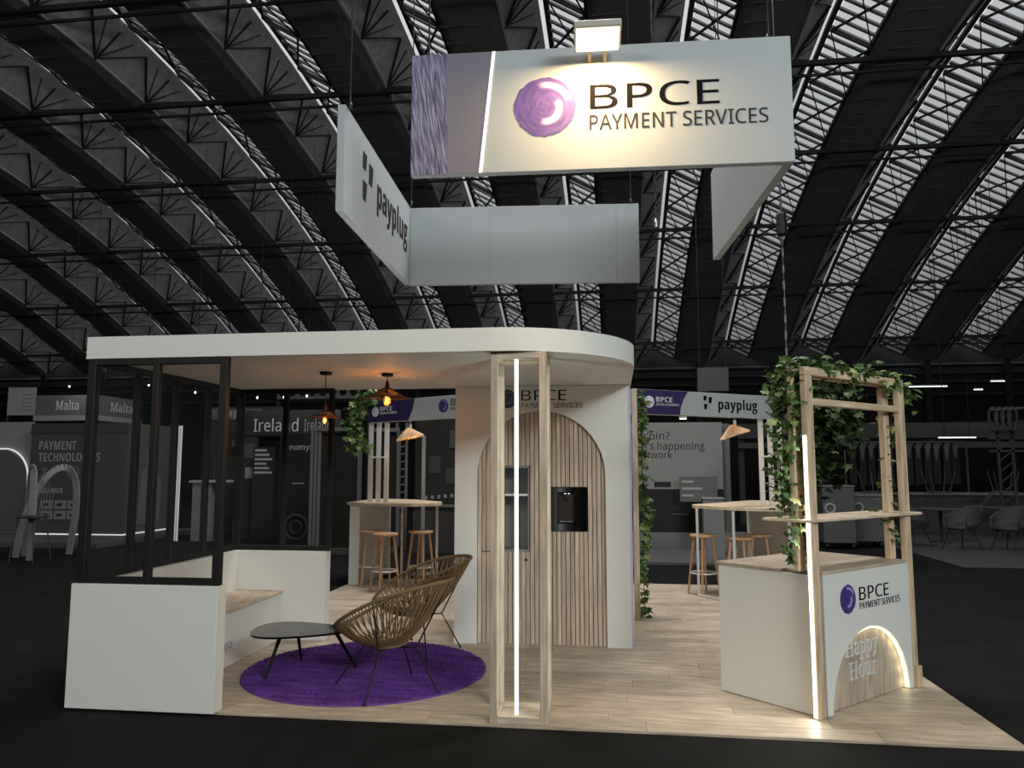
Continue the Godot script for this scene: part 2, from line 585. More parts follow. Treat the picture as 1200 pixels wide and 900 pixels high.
func unseen_lamp(at: Vector3, aim: Vector3, size: Vector2, e: float, c: Color, label: String, mast := false) -> void:  # an unseen lamp, placed out of view to light the stand
	var o := thing("unseen_floodlight", label, "unseen_floodlight", at, 0, "unseen flood lamps lighting the stand")
	var b := Basis.looking_at((aim - at).normalized())
	o.basis = b
	var st := S()
	span(st, Vector3(-size.x / 2 - 0.05, -size.y / 2 - 0.05, 0.02), Vector3(size.x / 2 + 0.05, size.y / 2 + 0.05, 0.2), 0.02)
	obj("housing", st, M.steel, o)
	st = S()
	if mast: tube(st, [b.inverse() * Vector3(0, -at.y - 0.016, -0.2) + Vector3(0, 0, 0.3), b.inverse() * Vector3(0, 0, -0.2) + Vector3(0, 0, 0.3)], 0.05, 8)
	else: tube(st, [Vector3(0, 0, 0.2), b.inverse() * Vector3(0, 1.4, 0) + Vector3(0, 0, 0.2)], 0.03, 8)
	obj("mast" if mast else "hanger", st, M.steel, o)
	st = S()
	span(st, Vector3(-size.x / 2, -size.y / 2, 0.0), Vector3(size.x / 2, size.y / 2, 0.02), 0.0)
	obj("diffuser", st, glow("flood_glow", c, 1.0), o)
	var l := AreaLight3D.new()
	l.area_size = size
	l.light_energy = e
	l.light_color = c
	l.shadow_enabled = true
	l.area_range = 80.0
	l.position = Vector3(0, 0, -0.03)
	o.add_child(l)

func bulb(parent: Node3D, at: Vector3, e: float, c: Color, size := 0.02) -> void:
	var l := OmniLight3D.new()
	l.light_energy = e
	l.light_color = c
	l.light_size = size
	l.omni_range = 60.0
	l.omni_attenuation = 2.0
	l.shadow_enabled = true
	l.position = at
	parent.add_child(l)

func strip_light(parent: Node3D, at: Vector3, dir: Vector3, size: Vector2, e: float, c: Color) -> void:
	var l := AreaLight3D.new()
	l.area_size = size
	l.light_energy = e
	l.light_color = c
	l.shadow_enabled = true
	l.area_range = 60.0
	parent.add_child(l)
	l.transform = Transform3D(Basis.looking_at(dir, Vector3.UP if absf(dir.y) < 0.9 else Vector3.RIGHT), at)

func disc(st: SurfaceTool, r: float, ragged := 0.02, n := 48) -> void:
	var poly := PackedVector2Array()
	for i in n:
		var rr := r * (1.0 + rng.randf_range(-ragged, ragged))
		poly.append(Vector2(cos(TAU * i / n), sin(TAU * i / n)) * rr)
	prism(st, poly, 0.0, 0.002, Transform3D(), 0, Vector2.ZERO, Rect2(-r, -r, 2 * r, 2 * r))

func logo(parent: Node, xf: Transform3D, r: float, m: Material) -> void:
	var st := S()
	disc(st, r, 0.03)
	obj("swirl_logo", st, m, parent, xf)

# the plug mark of the payplug signs: two bars and an L
func plug_mark(parent: Node, xf: Transform3D, h: float, m: Material) -> void:
	var st := S()
	var u := h / 5.0
	var sk := 0.35
	var shapes := [[Vector2(0, 3.2), Vector2(1.5, 5.0)], [Vector2(0.2, 0), Vector2(1.7, 2.0)], [Vector2(2.4, 2.4), Vector2(4.0, 4.6)]]
	for s in shapes:
		var a: Vector2 = s[0] * u
		var b: Vector2 = s[1] * u
		prism(st, PackedVector2Array([a, Vector2(b.x - sk * u, a.y), Vector2(b.x, b.y), Vector2(a.x, b.y)]), 0.0, 0.003)
	obj("plug_mark", st, m, parent, xf)

# ------------------------------------------------------------------ run
func _ready() -> void:
	rng.seed = 4711
	var cam := Camera3D.new()
	cam.name = "camera"
	add_child(cam)
	cam.position = Vector3(0, 1.6, 0)
	cam.rotation_degrees = Vector3(6.2, 7.6, 0)
	cam.fov = 53.13
	cam.near = 0.05
	cam.far = 200.0
	cam.current = true
	var env := Environment.new()
	env.background_mode = Environment.BG_SKY
	var sky := Sky.new()
	var sm := ProceduralSkyMaterial.new()
	sm.sky_top_color = Color(0.80, 0.81, 0.82)
	sm.sky_horizon_color = Color(0.16, 0.16, 0.165)
	sm.sky_curve = 0.45
	sm.ground_bottom_color = Color(0.1, 0.1, 0.1)
	sm.ground_horizon_color = Color(0.16, 0.16, 0.165)
	sm.sun_angle_max = 0.0
	sky.sky_material = sm
	env.sky = sky
	env.background_energy_multiplier = 2.2
	env.tonemap_mode = Environment.TONE_MAPPER_LINEAR
	env.tonemap_exposure = 1.28
	env.sdfgi_enabled = true
	env.ssao_enabled = true
	env.ssil_enabled = true
	var we := WorldEnvironment.new()
	we.name = "environment"
	we.environment = env
	add_child(we)
	make_materials()
	unseen_lamp(Vector3(-5.5, 6.0, 5.2), Vector3(-2.0, 1.0, -5.5), Vector2(4.0, 1.4), 15.0, Color(1.0, 1.0, 0.97), "unseen wide flood lamp on a mast behind the viewer, lighting the stand from the left", true)
	unseen_lamp(Vector3(7.5, 6.0, 6.8), Vector3(-1.2, 1.2, -6.0), Vector2(4.0, 1.4), 62.0, Color(0.965, 0.995, 0.99), "unseen wide flood lamp on a tall mast behind the viewer, lighting the stand from the right", true)
	unseen_lamp(Vector3(5.2, 7.3, 3.2), Vector3(-1.5, 1.0, -5.2), Vector2(3.4, 1.4), 12.0, Color(0.96, 0.995, 1.0), "unseen wide flood lamp hung from the roof on the right, lighting the stand front")
	unseen_lamp(Vector3(-0.4, 10.6, -9.4), Vector3(-0.5, 0.0, -9.6), Vector2(5.0, 2.5), 62.0, Color(1.0, 0.985, 0.96), "unseen wide flood lamp hung high above the stand, lighting its rear deck")
	make_hall()
	make_roof()
	make_stand()
	make_lounge()
	make_bars()
	make_kiosk()
	make_sign()
	make_background()

# ------------------------------------------------------------------ the stand
func make_stand() -> void:
	# timber deck laid in staggered planks
	var deck := thing("exhibition_deck", "pale oak plank deck that the whole white exhibition stand is built on", "deck")
	deck.set_meta("kind", "structure")
	deck.remove_meta("category")
	var st := S()
	span(st, Vector3(-3.685, -0.016, -11.03), Vector3(2.33, -0.012, -4.95), 0.0)
	obj("deck_base", st, M.deck2, deck)
	var row := 0
	var z := -4.952
	while z > -11.0:
		var zw := minf(0.19, z + 11.03)
		var x := -3.685 - rng.randf_range(0.0, 1.3)
		while x < 2.32:
			var x0 := maxf(x, -3.685)
			var x1 := minf(x + 1.38, 2.33)
			x += 1.38
			if x1 - x0 < 0.05: continue
			st = S()
			span(st, Vector3(x0 + 0.0012, -0.012, z - zw + 0.0012), Vector3(x1 - 0.0012, 0.0 - rng.randf() * 0.0006, z - 0.0012), 0.0015, 0, Vector2(rng.randf() * 3.0, rng.randf() * 3.0))
			obj("plank", st, M["deck%d" % rng.randi_range(0, 4)], deck)
		z -= zw
		row += 1
	# low parapet round the lounge
	var w := thing("low_wall", "low white parapet wrapping three sides of the lounge corner beneath the black framed glazing", "low wall", Vector3(-3.68, 0, -4.9))
	st = S(); span(st, Vector3(0, 0.0, -0.12), Vector3(1.06, 0.815, 0), 0.003); obj("front_panel", st, M.white, w)
	st = S(); span(st, Vector3(0, 0.0, -2.14), Vector3(0.12, 0.815, -0.121), 0.003); obj("side_panel", st, M.white, w)
	st = S(); span(st, Vector3(0, 0.0, -2.26), Vector3(0.98, 0.815, -2.141), 0.003); obj("back_panel", st, M.white, w)
	# black steel glazing on top of it
	var g := thing("steel_glazing", "black steel framed glass screen standing on the low white parapet", "glass screen", Vector3(-3.66, 0.817, -4.91))
	var top := 2.357 - 0.817
	var corner := [Vector3(0.03, 0, -0.03), Vector3(0.03, 0, -2.19)]
	for c in corner:
		st = S(); box(st, Vector3(0.06, top, 0.06), c + Vector3(0, top / 2, 0), 0.003); obj("corner_post", st, M.steel, g)
	for p in [Vector3(0.51, 0, -0.03), Vector3(1.01, 0, -0.03), Vector3(0.03, 0, -0.54), Vector3(0.03, 0, -1.06), Vector3(0.03, 0, -1.58), Vector3(0.5, 0, -2.19), Vector3(0.96, 0, -2.19)]:
		var thick: float = 0.055 if p.z > -0.1 and p.x > 0.9 else 0.046
		st = S(); box(st, Vector3(thick, top, 0.05), p + Vector3(0, top / 2, 0), 0.003); obj("post", st, M.steel, g)
	for y in [0.022, top - 0.022]:
		st = S(); box(st, Vector3(0.98, 0.044, 0.046), Vector3(0.5, y, -0.031), 0.003); obj("rail", st, M.steel, g)
		st = S(); box(st, Vector3(0.046, 0.044, 2.12), Vector3(0.031, y, -1.11), 0.003); obj("rail", st, M.steel, g)
		st = S(); box(st, Vector3(0.92, 0.044, 0.046), Vector3(0.5, y, -2.189), 0.003); obj("rail", st, M.steel, g)
	var panes := [[Vector3(0.27, 0, -0.03), Vector3(0.45, 0, 0.006)], [Vector3(0.76, 0, -0.03), Vector3(0.46, 0, 0.006)],
		[Vector3(0.03, 0, -0.285), Vector3(0.006, 0, 0.47)], [Vector3(0.03, 0, -0.8), Vector3(0.006, 0, 0.48)], [Vector3(0.03, 0, -1.32), Vector3(0.006, 0, 0.48)], [Vector3(0.03, 0, -1.87), Vector3(0.006, 0, 0.57)],
		[Vector3(0.27, 0, -2.19), Vector3(0.42, 0, 0.006)], [Vector3(0.73, 0, -2.19), Vector3(0.42, 0, 0.006)]]
	for p in panes:
		st = S(); box(st, Vector3(p[1].x, top - 0.09, p[1].z), p[0] + Vector3(0, top / 2, 0), 0.0); obj("glass_pane", st, M.glass, g)
	# canopy with one rounded front corner
	var can := thing("canopy", "flat white canopy roof with a rounded corner covering the lounge and cabin", "canopy", Vector3(0, 2.36, 0))
	var out := PackedVector2Array()
	var inn := PackedVector2Array()
	for k in 2:
		var e := 0.02 * k
		var poly := out if k == 0 else inn
		poly.append(Vector2(-3.68 + e, 7.25 - e))
		poly.append(Vector2(-3.68 + e, 4.915 + e))
		for i in 25:
			var a := PI / 2 * i / 24.0
			poly.append(Vector2(-0.80 + (0.955 - e) * sin(a), 5.90 - (0.985 - e) * cos(a)))
		poly.append(Vector2(0.155 - e, 7.25 - e))
	var lay := Transform3D(Basis(Vector3.RIGHT, -PI / 2), Vector3.ZERO)
	# x stays, the drawn y becomes -z
	st = S()
	for i in out.size():
		var j := (i + 1) % out.size()
		var a := out[i]
		var b := out[j]
		squad(st, [Vector3(a.x, 0, -a.y), Vector3(b.x, 0, -b.y), Vector3(b.x, 0.155, -b.y), Vector3(a.x, 0.155, -a.y)],
			[band_n(out, i, i), band_n(out, j, i), band_n(out, j, i), band_n(out, i, i)], [a, b, b, a])
		for y in [0.0, 0.155]:
			quad(st, Vector3(a.x, y, -a.y), Vector3(b.x, y, -b.y), Vector3(inn[j].x, y, -inn[j].y), Vector3(inn[i].x, y, -inn[i].y), Vector3(0, y - 0.07, 0))
	obj("fascia", st, M.white, can)
	st = S(); prism(st, inn, 0.001, 0.02, lay); obj("soffit", st, M.white, can)
	st = S(); prism(st, inn, 0.13, 0.15, lay); obj("roof_board", st, M.white, can)
	# cabin with the arch
	var c := thing("storage_cabin", "white walled storage cabin with a tall arched recess of vertical timber slats", "cabin", Vector3(-0.684, 0, -7.12))
	var r := 0.594
	var spring := 1.53
	var face := PackedVector2Array([Vector2(-0.806, 0), Vector2(-r, 0)])
	for i in 33:
		var a := PI - PI * i / 32.0
		face.append(Vector2(cos(a) * r, spring + sin(a) * r))
	face.append_array(PackedVector2Array([Vector2(r, 0), Vector2(0.814, 0), Vector2(0.814, 2.356), Vector2(-0.806, 2.356)]))
	st = S(); prism(st, face, -0.03, 0.0); obj("front_panel", st, M.white, c)
	st = S(); span(st, Vector3(-0.806, 0, -1.28), Vector3(-0.786, 2.356, -0.031), 0.002); obj("side_panel", st, M.white, c)
	st = S(); span(st, Vector3(0.794, 0, -1.28), Vector3(0.814, 2.356, -0.031), 0.002); obj("side_panel", st, M.white, c)
	st = S(); span(st, Vector3(-0.785, 0, -1.28), Vector3(0.793, 2.356, -1.26), 0.002); obj("back_panel", st, M.white, c)
	st = S(); span(st, Vector3(0.816, 0, -0.06), Vector3(0.832, 2.356, -0.002), 0.002); obj("lit_corner_trim", st, mat("lit_edge_tint", Color(0.80, 0.80, 0.93), 0.4), c)  # lilac tint stands in for bluish light catching the cabin corner
	# backing behind the slats, open at the niche
	st = S()
	span(st, Vector3(-0.66, 0, -0.075), Vector3(-0.385, 2.2, -0.06), 0.0)
	span(st, Vector3(-0.11, 0, -0.075), Vector3(0.66, 2.2, -0.06), 0.0)
	span(st, Vector3(-0.385, 0, -0.075), Vector3(-0.11, 0.83, -0.06), 0.0)
	span(st, Vector3(-0.385, 1.61, -0.075), Vector3(-0.11, 2.2, -0.06), 0.0)
	obj("slat_backing", st, M.slat_back, c)
	var pitch := 0.041
	var n := 29
	for i in n:
		var x := (i - (n - 1) / 2.0) * pitch
		var dx := minf(absf(x) - pitch / 2, r - 0.01)
		var h := spring + sqrt(maxf(0.0, r * r - dx * dx)) + 0.02
		var cuts := [[0.0, h]]
		if x > -0.385 and x < -0.11: cuts = [[0.0, 0.825], [1.615, h]]
		elif x > -0.545 and x < -0.09: cuts = [[0.0, 0.821], [0.829, h]]
		elif x > 0.045 and x < 0.43: cuts = [[0.0, 1.015], [1.42, h]]
		for q in cuts:
			st = S(); span(st, Vector3(x - 0.0175, q[0], -0.06), Vector3(x + 0.0175, q[1], -0.034), 0.002, 1, Vector2(rng.randf() * 3, rng.randf() * 3))
			obj("slat", st, M["slat%d" % rng.randi_range(0, 2)], c)
	st = S()
	span(st, Vector3(-0.385, 0.826, -0.36), Vector3(-0.11, 0.845, -0.034), 0.002)
	span(st, Vector3(-0.385, 1.595, -0.36), Vector3(-0.11, 1.613, -0.034), 0.002)
	span(st, Vector3(-0.387, 0.845, -0.36), Vector3(-0.375, 1.595, -0.034), 0.002)
	span(st, Vector3(-0.122, 0.845, -0.36), Vector3(-0.11, 1.595, -0.034), 0.002)
	span(st, Vector3(-0.385, 0.83, -0.37), Vector3(-0.11, 1.61, -0.355), 0.002)
	var ni := obj("niche", st, mat("niche_grey", Color(0.55, 0.55, 0.53), 0.7), c)
	st = S(); span(st, Vector3(-0.374, 1.335, -0.35), Vector3(-0.123, 1.355, -0.04), 0.002); obj("shelf_board", st, M.white, ni)
	st = S(); lathe(st, [Vector2(0, 0.012), Vector2(0.012, 0.012), Vector2(0.014, 0)], 16, Transform3D(Basis(Vector3.RIGHT, PI / 2), Vector3(-0.14, 0.755, -0.034))); obj("lock", st, M.steel, c)
	logo(c, facing(Vector3(-0.31, 2.24, 0.001)), 0.088, M.logo_grey)
	letters("BPCE", "Droid Sans", false, 0.42, 0.098, 0.004, M.ink, c, facing(Vector3(-0.178, 2.222, 0.0)))
	text("lettering", "PAYMENT SERVICES", "Droid Sans", false, 0.57, 0.046, 0.004, M.ink_grey, c, facing(Vector3(-0.178, 2.152, 0.0)))
	# black dispenser
	var dsp := thing("wall_dispenser", "square black drinks dispenser set into the timber slat wall", "dispenser", Vector3(-0.447, 1.02, -7.15))
	st = S()
	span(st, Vector3(-0.185, 0, -0.03), Vector3(-0.085, 0.397, 0.012), 0.003)
	span(st, Vector3(0.075, 0, -0.03), Vector3(0.185, 0.397, 0.012), 0.003)
	span(st, Vector3(-0.085, 0.35, -0.03), Vector3(0.075, 0.397, 0.012), 0.003)
	span(st, Vector3(-0.085, 0, -0.03), Vector3(0.075, 0.07, 0.012), 0.003)
	span(st, Vector3(-0.185, 0, -0.045), Vector3(0.185, 0.397, -0.031), 0.0)
	obj("front_glass", st, M.black_gloss, dsp)
	st = S(); box(st, Vector3(0.12, 0.012, 0.03), Vector3(-0.005, 0.085, -0.012), 0.002); obj("drip_tray", st, mat("tray", Color(0.5, 0.52, 0.55), 0.25, 0.8), dsp)
	for x in [-0.012, 0.022]:
		st = S(); box(st, Vector3(0.018, 0.006, 0.004), Vector3(x, 0.34, 0.0135), 0.001); obj("status_light", st, glow("status", Color(0.9, 0.95, 1.0), 1.2), dsp)
	st = S(); box(st, Vector3(0.03, 0.06, 0.02), Vector3(-0.005, 0.31, -0.018), 0.004); obj("spout", st, M.steel, dsp)
	# light column
	var col := thing("light_column", "tall pine framed glass column with a glowing white tube inside", "light column", Vector3(-0.622, 0, -5.14))
	for p in [Vector2(-0.16, 0.15), Vector2(0.16, 0.15), Vector2(-0.16, -0.15), Vector2(0.16, -0.15)]:
		st = S(); box(st, Vector3(0.046, 2.357, 0.046), Vector3(p.x, 1.1785, p.y), 0.003, 1, Basis(), Vector2(rng.randf(), rng.randf())); obj("post", st, M.pale_pine, col)
	for y in [0.022, 2.335]:
		for zz in [-0.15, 0.15]:
			st = S(); box(st, Vector3(0.274, 0.044, 0.044), Vector3(0, y, zz), 0.003); obj("rail", st, M.pale_pine, col)
		for xx in [-0.16, 0.16]:
			st = S(); box(st, Vector3(0.044, 0.044, 0.254), Vector3(xx, y, 0), 0.003, 2); obj("rail", st, M.pale_pine, col)
	st = S(); box(st, Vector3(0.272, 0.012, 0.252), Vector3(0, 0.012, 0), 0.002); obj("base_board", st, M.pale_pine, col)
	st = S(); box(st, Vector3(0.272, 0.012, 0.252), Vector3(0, 2.345, 0), 0.002); obj("top_board", st, M.pale_pine, col)
	for zz in [-0.15, 0.15]:
		st = S(); box(st, Vector3(0.272, 2.268, 0.005), Vector3(0, 1.178, zz), 0.0); obj("glass_pane", st, M.glass, col)
	for xx in [-0.16, 0.16]:
		st = S(); box(st, Vector3(0.005, 2.268, 0.252), Vector3(xx, 1.178, 0), 0.0); obj("glass_pane", st, M.glass, col)
	st = S(); tube(st, [Vector3(-0.03, 0.02, 0.03), Vector3(-0.03, 1.18, 0.03), Vector3(-0.03, 2.335, 0.03)], 0.0125, 12)
	obj("glowing_tube", st, glow("tube_glow", Color(0.93, 1.0, 0.95), 2.2), col)
	for q in [Vector3(0, 0, 1), Vector3(0, 0, -1), Vector3(1, 0, 0), Vector3(-1, 0, 0)]:
		strip_light(col, Vector3(-0.03, 1.18, 0.03) + q * 0.016, q, Vector2(0.022, 2.25), 0.10, Color(0.95, 1.0, 0.96))
	# pendants over the lounge
	pendant(Vector3(-1.83, 2.36, -6.03), 0.2, 0.19, 0.085, "larger wire mesh pendant lamp glowing amber under the canopy")
	pendant(Vector3(-2.286, 2.36, -5.86), 0.36, 0.125, 0.05, "smaller wire mesh pendant lamp on a longer cord under the canopy")

# normal of the canopy band at outline point i on the stretch that starts at point k
func band_n(poly: PackedVector2Array, i: int, k: int) -> Vector3:
	var n := poly.size()
	var a := poly[k]
	var b := poly[(k + 1) % n]
	if k >= 2 and k < n - 2:
		a = poly[i - 1] if i > 2 else Vector2(poly[2].x - 0.1, poly[2].y)
		b = poly[i + 1] if i < n - 2 else Vector2(poly[n - 2].x, poly[n - 2].y + 0.1)
		if i <= 2: b = Vector2(poly[2].x, poly[2].y)
		if i >= n - 2: a = poly[n - 2]
	var t := b - a
	var v := Vector2(t.y, -t.x).normalized()
	return Vector3(v.x, 0, -v.y)

func pendant(at: Vector3, drop: float, r: float, h: float, label: String) -> void:
	var p := thing("pendant_lamp", label, "lamp", at, 0, "pendants under the canopy")
	var st := S(); lathe(st, [Vector2(0, -0.022), Vector2(0.045, -0.022), Vector2(0.05, 0)], 20); obj("ceiling_rose", st, M.black, p)
	st = S(); tube(st, [Vector3(0, -0.02, 0), Vector3(0, -drop + h, 0)], 0.004, 6); obj("cord", st, M.black, p)
	st = S(); lathe(st, [Vector2(0.004, h + 0.06 - drop), Vector2(0.012, h + 0.05 - drop), Vector2(0.02, h - drop), Vector2(0.024, h * 0.8 - drop - 0.03), Vector2(0, h * 0.8 - drop - 0.03)], 16); obj("socket", st, mat("bronze", Color(0.25, 0.15, 0.08), 0.4, 0.6), p)
	# mesh shade: many fine wires
	st = S()
	var prof := []
	for i in 9:
		var t := i / 8.0
		prof.append(Vector2(lerpf(0.02, r, pow(t, 0.8)), h * pow(1.0 - t, 1.6) - drop))
	for k in 56:
		for tw in [-1.0, 1.0]:
			var pts := []
			for i in 9:
				var a: float = TAU * k / 56.0 + tw * i * 0.07
				pts.append(Vector3(cos(a) * prof[i].x, prof[i].y, sin(a) * prof[i].x))
			tube(st, pts, 0.0013, 3)
	for i in [2, 4, 6, 8]:
		var pts := []
		for k in 40:
			pts.append(Vector3(cos(TAU * k / 40) * prof[i].x, prof[i].y, sin(TAU * k / 40) * prof[i].x))
		tube(st, pts, 0.002, 4, true)
	obj("mesh_shade", st, mat("copper_wire", Color(0.20, 0.13, 0.09), 0.6, 0.3), p)
	st = S()
	lathe(st, [Vector2(0.0, -0.10), Vector2(0.018, -0.095), Vector2(0.03, -0.075), Vector2(0.03, -0.055), Vector2(0.018, -0.02), Vector2(0.013, 0.0)], 16, Transform3D(Basis.from_scale(Vector3.ONE * (r / 0.19) ), Vector3(0, h * 0.8 - drop - 0.03, 0)))
	var gl := mat("bulb_glass", Color(1.0, 0.75, 0.45, 0.12), 0.05)
	gl.transparency = BaseMaterial3D.TRANSPARENCY_ALPHA
	obj("bulb", st, gl, p)
	st = S()
	var bs := r / 0.19
	lathe(st, [Vector2(0.0, -0.082 * bs), Vector2(0.011 * bs, -0.075 * bs), Vector2(0.012 * bs, -0.035 * bs), Vector2(0.0, -0.028 * bs)], 10, Transform3D(Basis(), Vector3(0, h * 0.8 - drop - 0.03, 0)))
	obj("filament", st, glow("filament_glow", Color(1.0, 0.62, 0.22), 6.0), p)
	bulb(p, Vector3(0, h * 0.8 - drop - 0.03 - 0.055 * bs, 0), 0.085 * bs, Color(1.0, 0.6, 0.28), 0.012)

# ------------------------------------------------------------------ lounge
func make_lounge() -> void:
	var st := S()
	var b := thing("bench", "built-in bench with oak seat board and white front along the side parapet", "bench", Vector3(-3.56, 0, -5.02))
	st = S(); span(st, Vector3(0.002, 0, -2.018), Vector3(0.43, 0.43, -0.001), 0.002); obj("front_box", st, M.white, b)
	st = S(); span(st, Vector3(0.002, 0.431, -2.018), Vector3(0.45, 0.452, -0.001), 0.003, 2); obj("seat_board", st, M.oak, b)
	var so := thing("socket_outlet", "white double wall socket on the bench front", "socket", Vector3(-3.129, 0.17, -6.03))
	st = S(); box(st, Vector3(0.012, 0.085, 0.15), Vector3(0.006, 0, 0), 0.004); obj("cover_plate", st, M.plastic_white, so)
	for z in [-0.036, 0.036]:
		st = S(); lathe(st, [Vector2(0.0, 0.004), Vector2(0.017, 0.004), Vector2(0.02, 0.012), Vector2(0.023, 0.0125), Vector2(0.025, 0.01)], 16, Transform3D(Basis(Vector3.FORWARD, PI / 2), Vector3(0.004, 0, z))); obj("outlet", st, mat("outlet_grey", Color(0.6, 0.6, 0.62), 0.4), so)
	# rug
	var rug := thing("round_rug", "round deep purple rug under the lounge chairs", "rug", Vector3(-1.98, 0.001, -6.1))
	st = S()
	var pts := []
	var R := 0.95
	lathe(st, [Vector2(0.0, 0.012), Vector2(R * 0.5, 0.012), Vector2(R - 0.015, 0.012), Vector2(R - 0.004, 0.009), Vector2(R, 0.004), Vector2(R, 0.0)], 72)
	M.rug.uv1_triplanar = true
	M.rug.uv1_scale = Vector3(0.8, 0.8, 0.8)
	obj("pile", st, M.rug, rug)
	# pile tufts standing on it
	var tuft := S()
	var c0 := Vector3(-0.004, 0, 0); var c1 := Vector3(0.004, 0, 0); var c2 := Vector3(0.001, 0.012, 0.004)
	tri(tuft, c0, c1, c2, Vector3(0, 0.4, 1))
	tri(tuft, Vector3(0, 0, -0.004), Vector3(0, 0, 0.004), Vector3(0.004, 0.013, 0), Vector3(1, 0.4, 0))
	var mm := MultiMesh.new()
	mm.transform_format = MultiMesh.TRANSFORM_3D
	mm.use_colors = true
	mm.mesh = tuft.commit()
	mm.instance_count = 30000
	var painted_sheen := noise(77, 1.0, 4)
	for i in mm.instance_count:
		var a := rng.randf() * TAU
		var rr := sqrt(rng.randf()) * (R - 0.006)
		mm.set_instance_transform(i, Transform3D(Basis(Vector3.UP, rng.randf() * TAU).scaled(Vector3.ONE * rng.randf_range(0.7, 1.3)), Vector3(cos(a) * rr, 0.0115, sin(a) * rr)))
		var v := 1.0 + 0.75 * painted_sheen.get_noise_2d(cos(a) * rr * 2.2, sin(a) * rr * 11.0) + rng.randf_range(-0.12, 0.12)  # streaks of sheen painted into the tuft colours
		mm.set_instance_color(i, Color(0.165 * v, 0.054 * v, 0.325 * v))
	var mi := MultiMeshInstance3D.new()
	mi.multimesh = mm
	mi.material_override = mat("tuft", Color(1, 1, 1), 0.95)
	M.tuft.vertex_color_use_as_albedo = true
	put(mi, "tufts", rug)
	mi.set_meta("kind", "stuff")
	# coffee table
	var t := thing("coffee_table", "low black glass coffee table with a rounded triangular top", "table", Vector3(-2.36, 0.013, -5.78))
	var poly := PackedVector2Array()
	var ctrl := [Vector2(-0.40, 0.30), Vector2(-0.28, -0.46), Vector2(0.52, 0.02)]
	for k in 3:
		var p: Vector2 = ctrl[k]
		var a0: float = [PI * 0.5, PI, -PI * 0.30][k]
		var cen := p * 0.52
		var q0: Vector2 = ctrl[(k + 2) % 3]
		var q1: Vector2 = ctrl[(k + 1) % 3]
		# corner: quadratic curve between the mids of both sides
		var m0 := (q0 + p) / 2 * 1.12
		var m1 := (p + q1) / 2 * 1.12
		for i in 14:
			var u := i / 14.0
			var w := p * 1.12
			poly.append((m0.lerp(w, u)).lerp(w.lerp(m1, u), u))
	st = S(); prism(st, poly, 0.352, 0.367, Transform3D(Basis(Vector3.RIGHT, -PI / 2), Vector3.ZERO)); obj("table_top", st, mat("table_glass", Color(0.02, 0.021, 0.022), 0.1), t)
	for q in [[Vector3(-0.18, 0.352, 0.02), Vector3(-0.265, 0.0, 0.115)], [Vector3(-0.16, 0.352, -0.2), Vector3(-0.22, 0.0, -0.46)], [Vector3(0.20, 0.352, -0.06), Vector3(0.31, 0.0, -0.3)]]:
		st = S(); tube(st, [q[0], q[1]], 0.017, 10, false, 0.009); obj("leg", st, M.black, t)
	# lounge chairs
	var ch := lounge_chair()
	tag(ch, "nearer woven cord lounge chair on thin black legs at the rug edge", "lounge chair", "woven lounge chairs")
	ch.position = Vector3(-1.66, 0.013, -5.57)
	ch.rotation_degrees.y = -8
	dup(ch, Vector3(-1.75, 0.013, -6.74), 24, "farther woven cord lounge chair standing behind the other by the cabin")

# a chair facing -x; origin on the floor under its bowl
func lounge_chair() -> Node3D:
	var c := thing("lounge_chair", "woven cord lounge chair", "lounge chair")
	var rim := []
	var base := []
	var n := 96
	for k in n:
		var a := TAU * k / n
		var s := -cos(a)                     # -1 front, 1 back
		var x := 0.06 + 0.43 * s
		var y := 0.61 + 0.18 * s + 0.06 * (1.0 - s * s)
		var z := 0.37 * sin(a) * (1.0 - 0.10 * s)
		rim.append(Vector3(x, y, z))
		base.append(Vector3(0.03 + 0.11 * s, 0.315 + 0.012 * s, 0.115 * sin(a)))
	var st := S(); tube(st, rim, 0.013, 8, true); obj("rim", st, M.rattan_rim, c)
	st = S()
	for k in n:
		var p: Vector3 = rim[k]
		var q: Vector3 = base[(k + (4 if k % 2 == 0 else -4) + n) % n]
		var mid := p.lerp(q, 0.55) + Vector3((p.x - 0.03) * 0.10, -0.045, p.z * 0.14)
		var pts := []
		for i in 8:
			var u := i / 7.0
			pts.append(p.lerp(mid, u).lerp(mid.lerp(q, u), u))
		tube(st, pts, 0.005, 4)
	obj("woven_cords", st, M.rattan, c).set_meta("kind", "stuff")
	st = S(); tube(st, base, 0.014, 6, true); obj("base_ring", st, M.rattan_rim, c)
	st = S()
	var ring := []
	for k in 24: ring.append(Vector3(0.03 + 0.20 * cos(TAU * k / 24), 0.305, 0.20 * sin(TAU * k / 24)))
	for k in [0, 6, 12, 18]: tube(st, [Vector3(0.03, 0.298, 0), ring[k]], 0.006, 6)
	obj("cross_frame", st, M.black, c)
	var feet := [Vector3(-0.40, 0, 0.0), Vector3(0.03, 0, 0.40), Vector3(0.40, 0, 0.0), Vector3(0.03, 0, -0.40)]
	var knee := [ring[12], ring[6], ring[0], ring[18]]
	var rims := [rim[0], rim[24], rim[48], rim[72]]
	for k in 4:
		st = S()
		tube(st, [rims[k], knee[k] + Vector3(0, 0.0, 0), feet[k] + Vector3(0, 0.008, 0)], 0.0065, 6)
		var l := obj("leg", st, M.black, c)
		st = S(); lathe(st, [Vector2(0.0, 0.014), Vector2(0.011, 0.014), Vector2(0.012, 0.0), Vector2(0, 0)], 10, Transform3D(Basis(), feet[k])); obj("foot_cap", st, M.black, l)
	return c

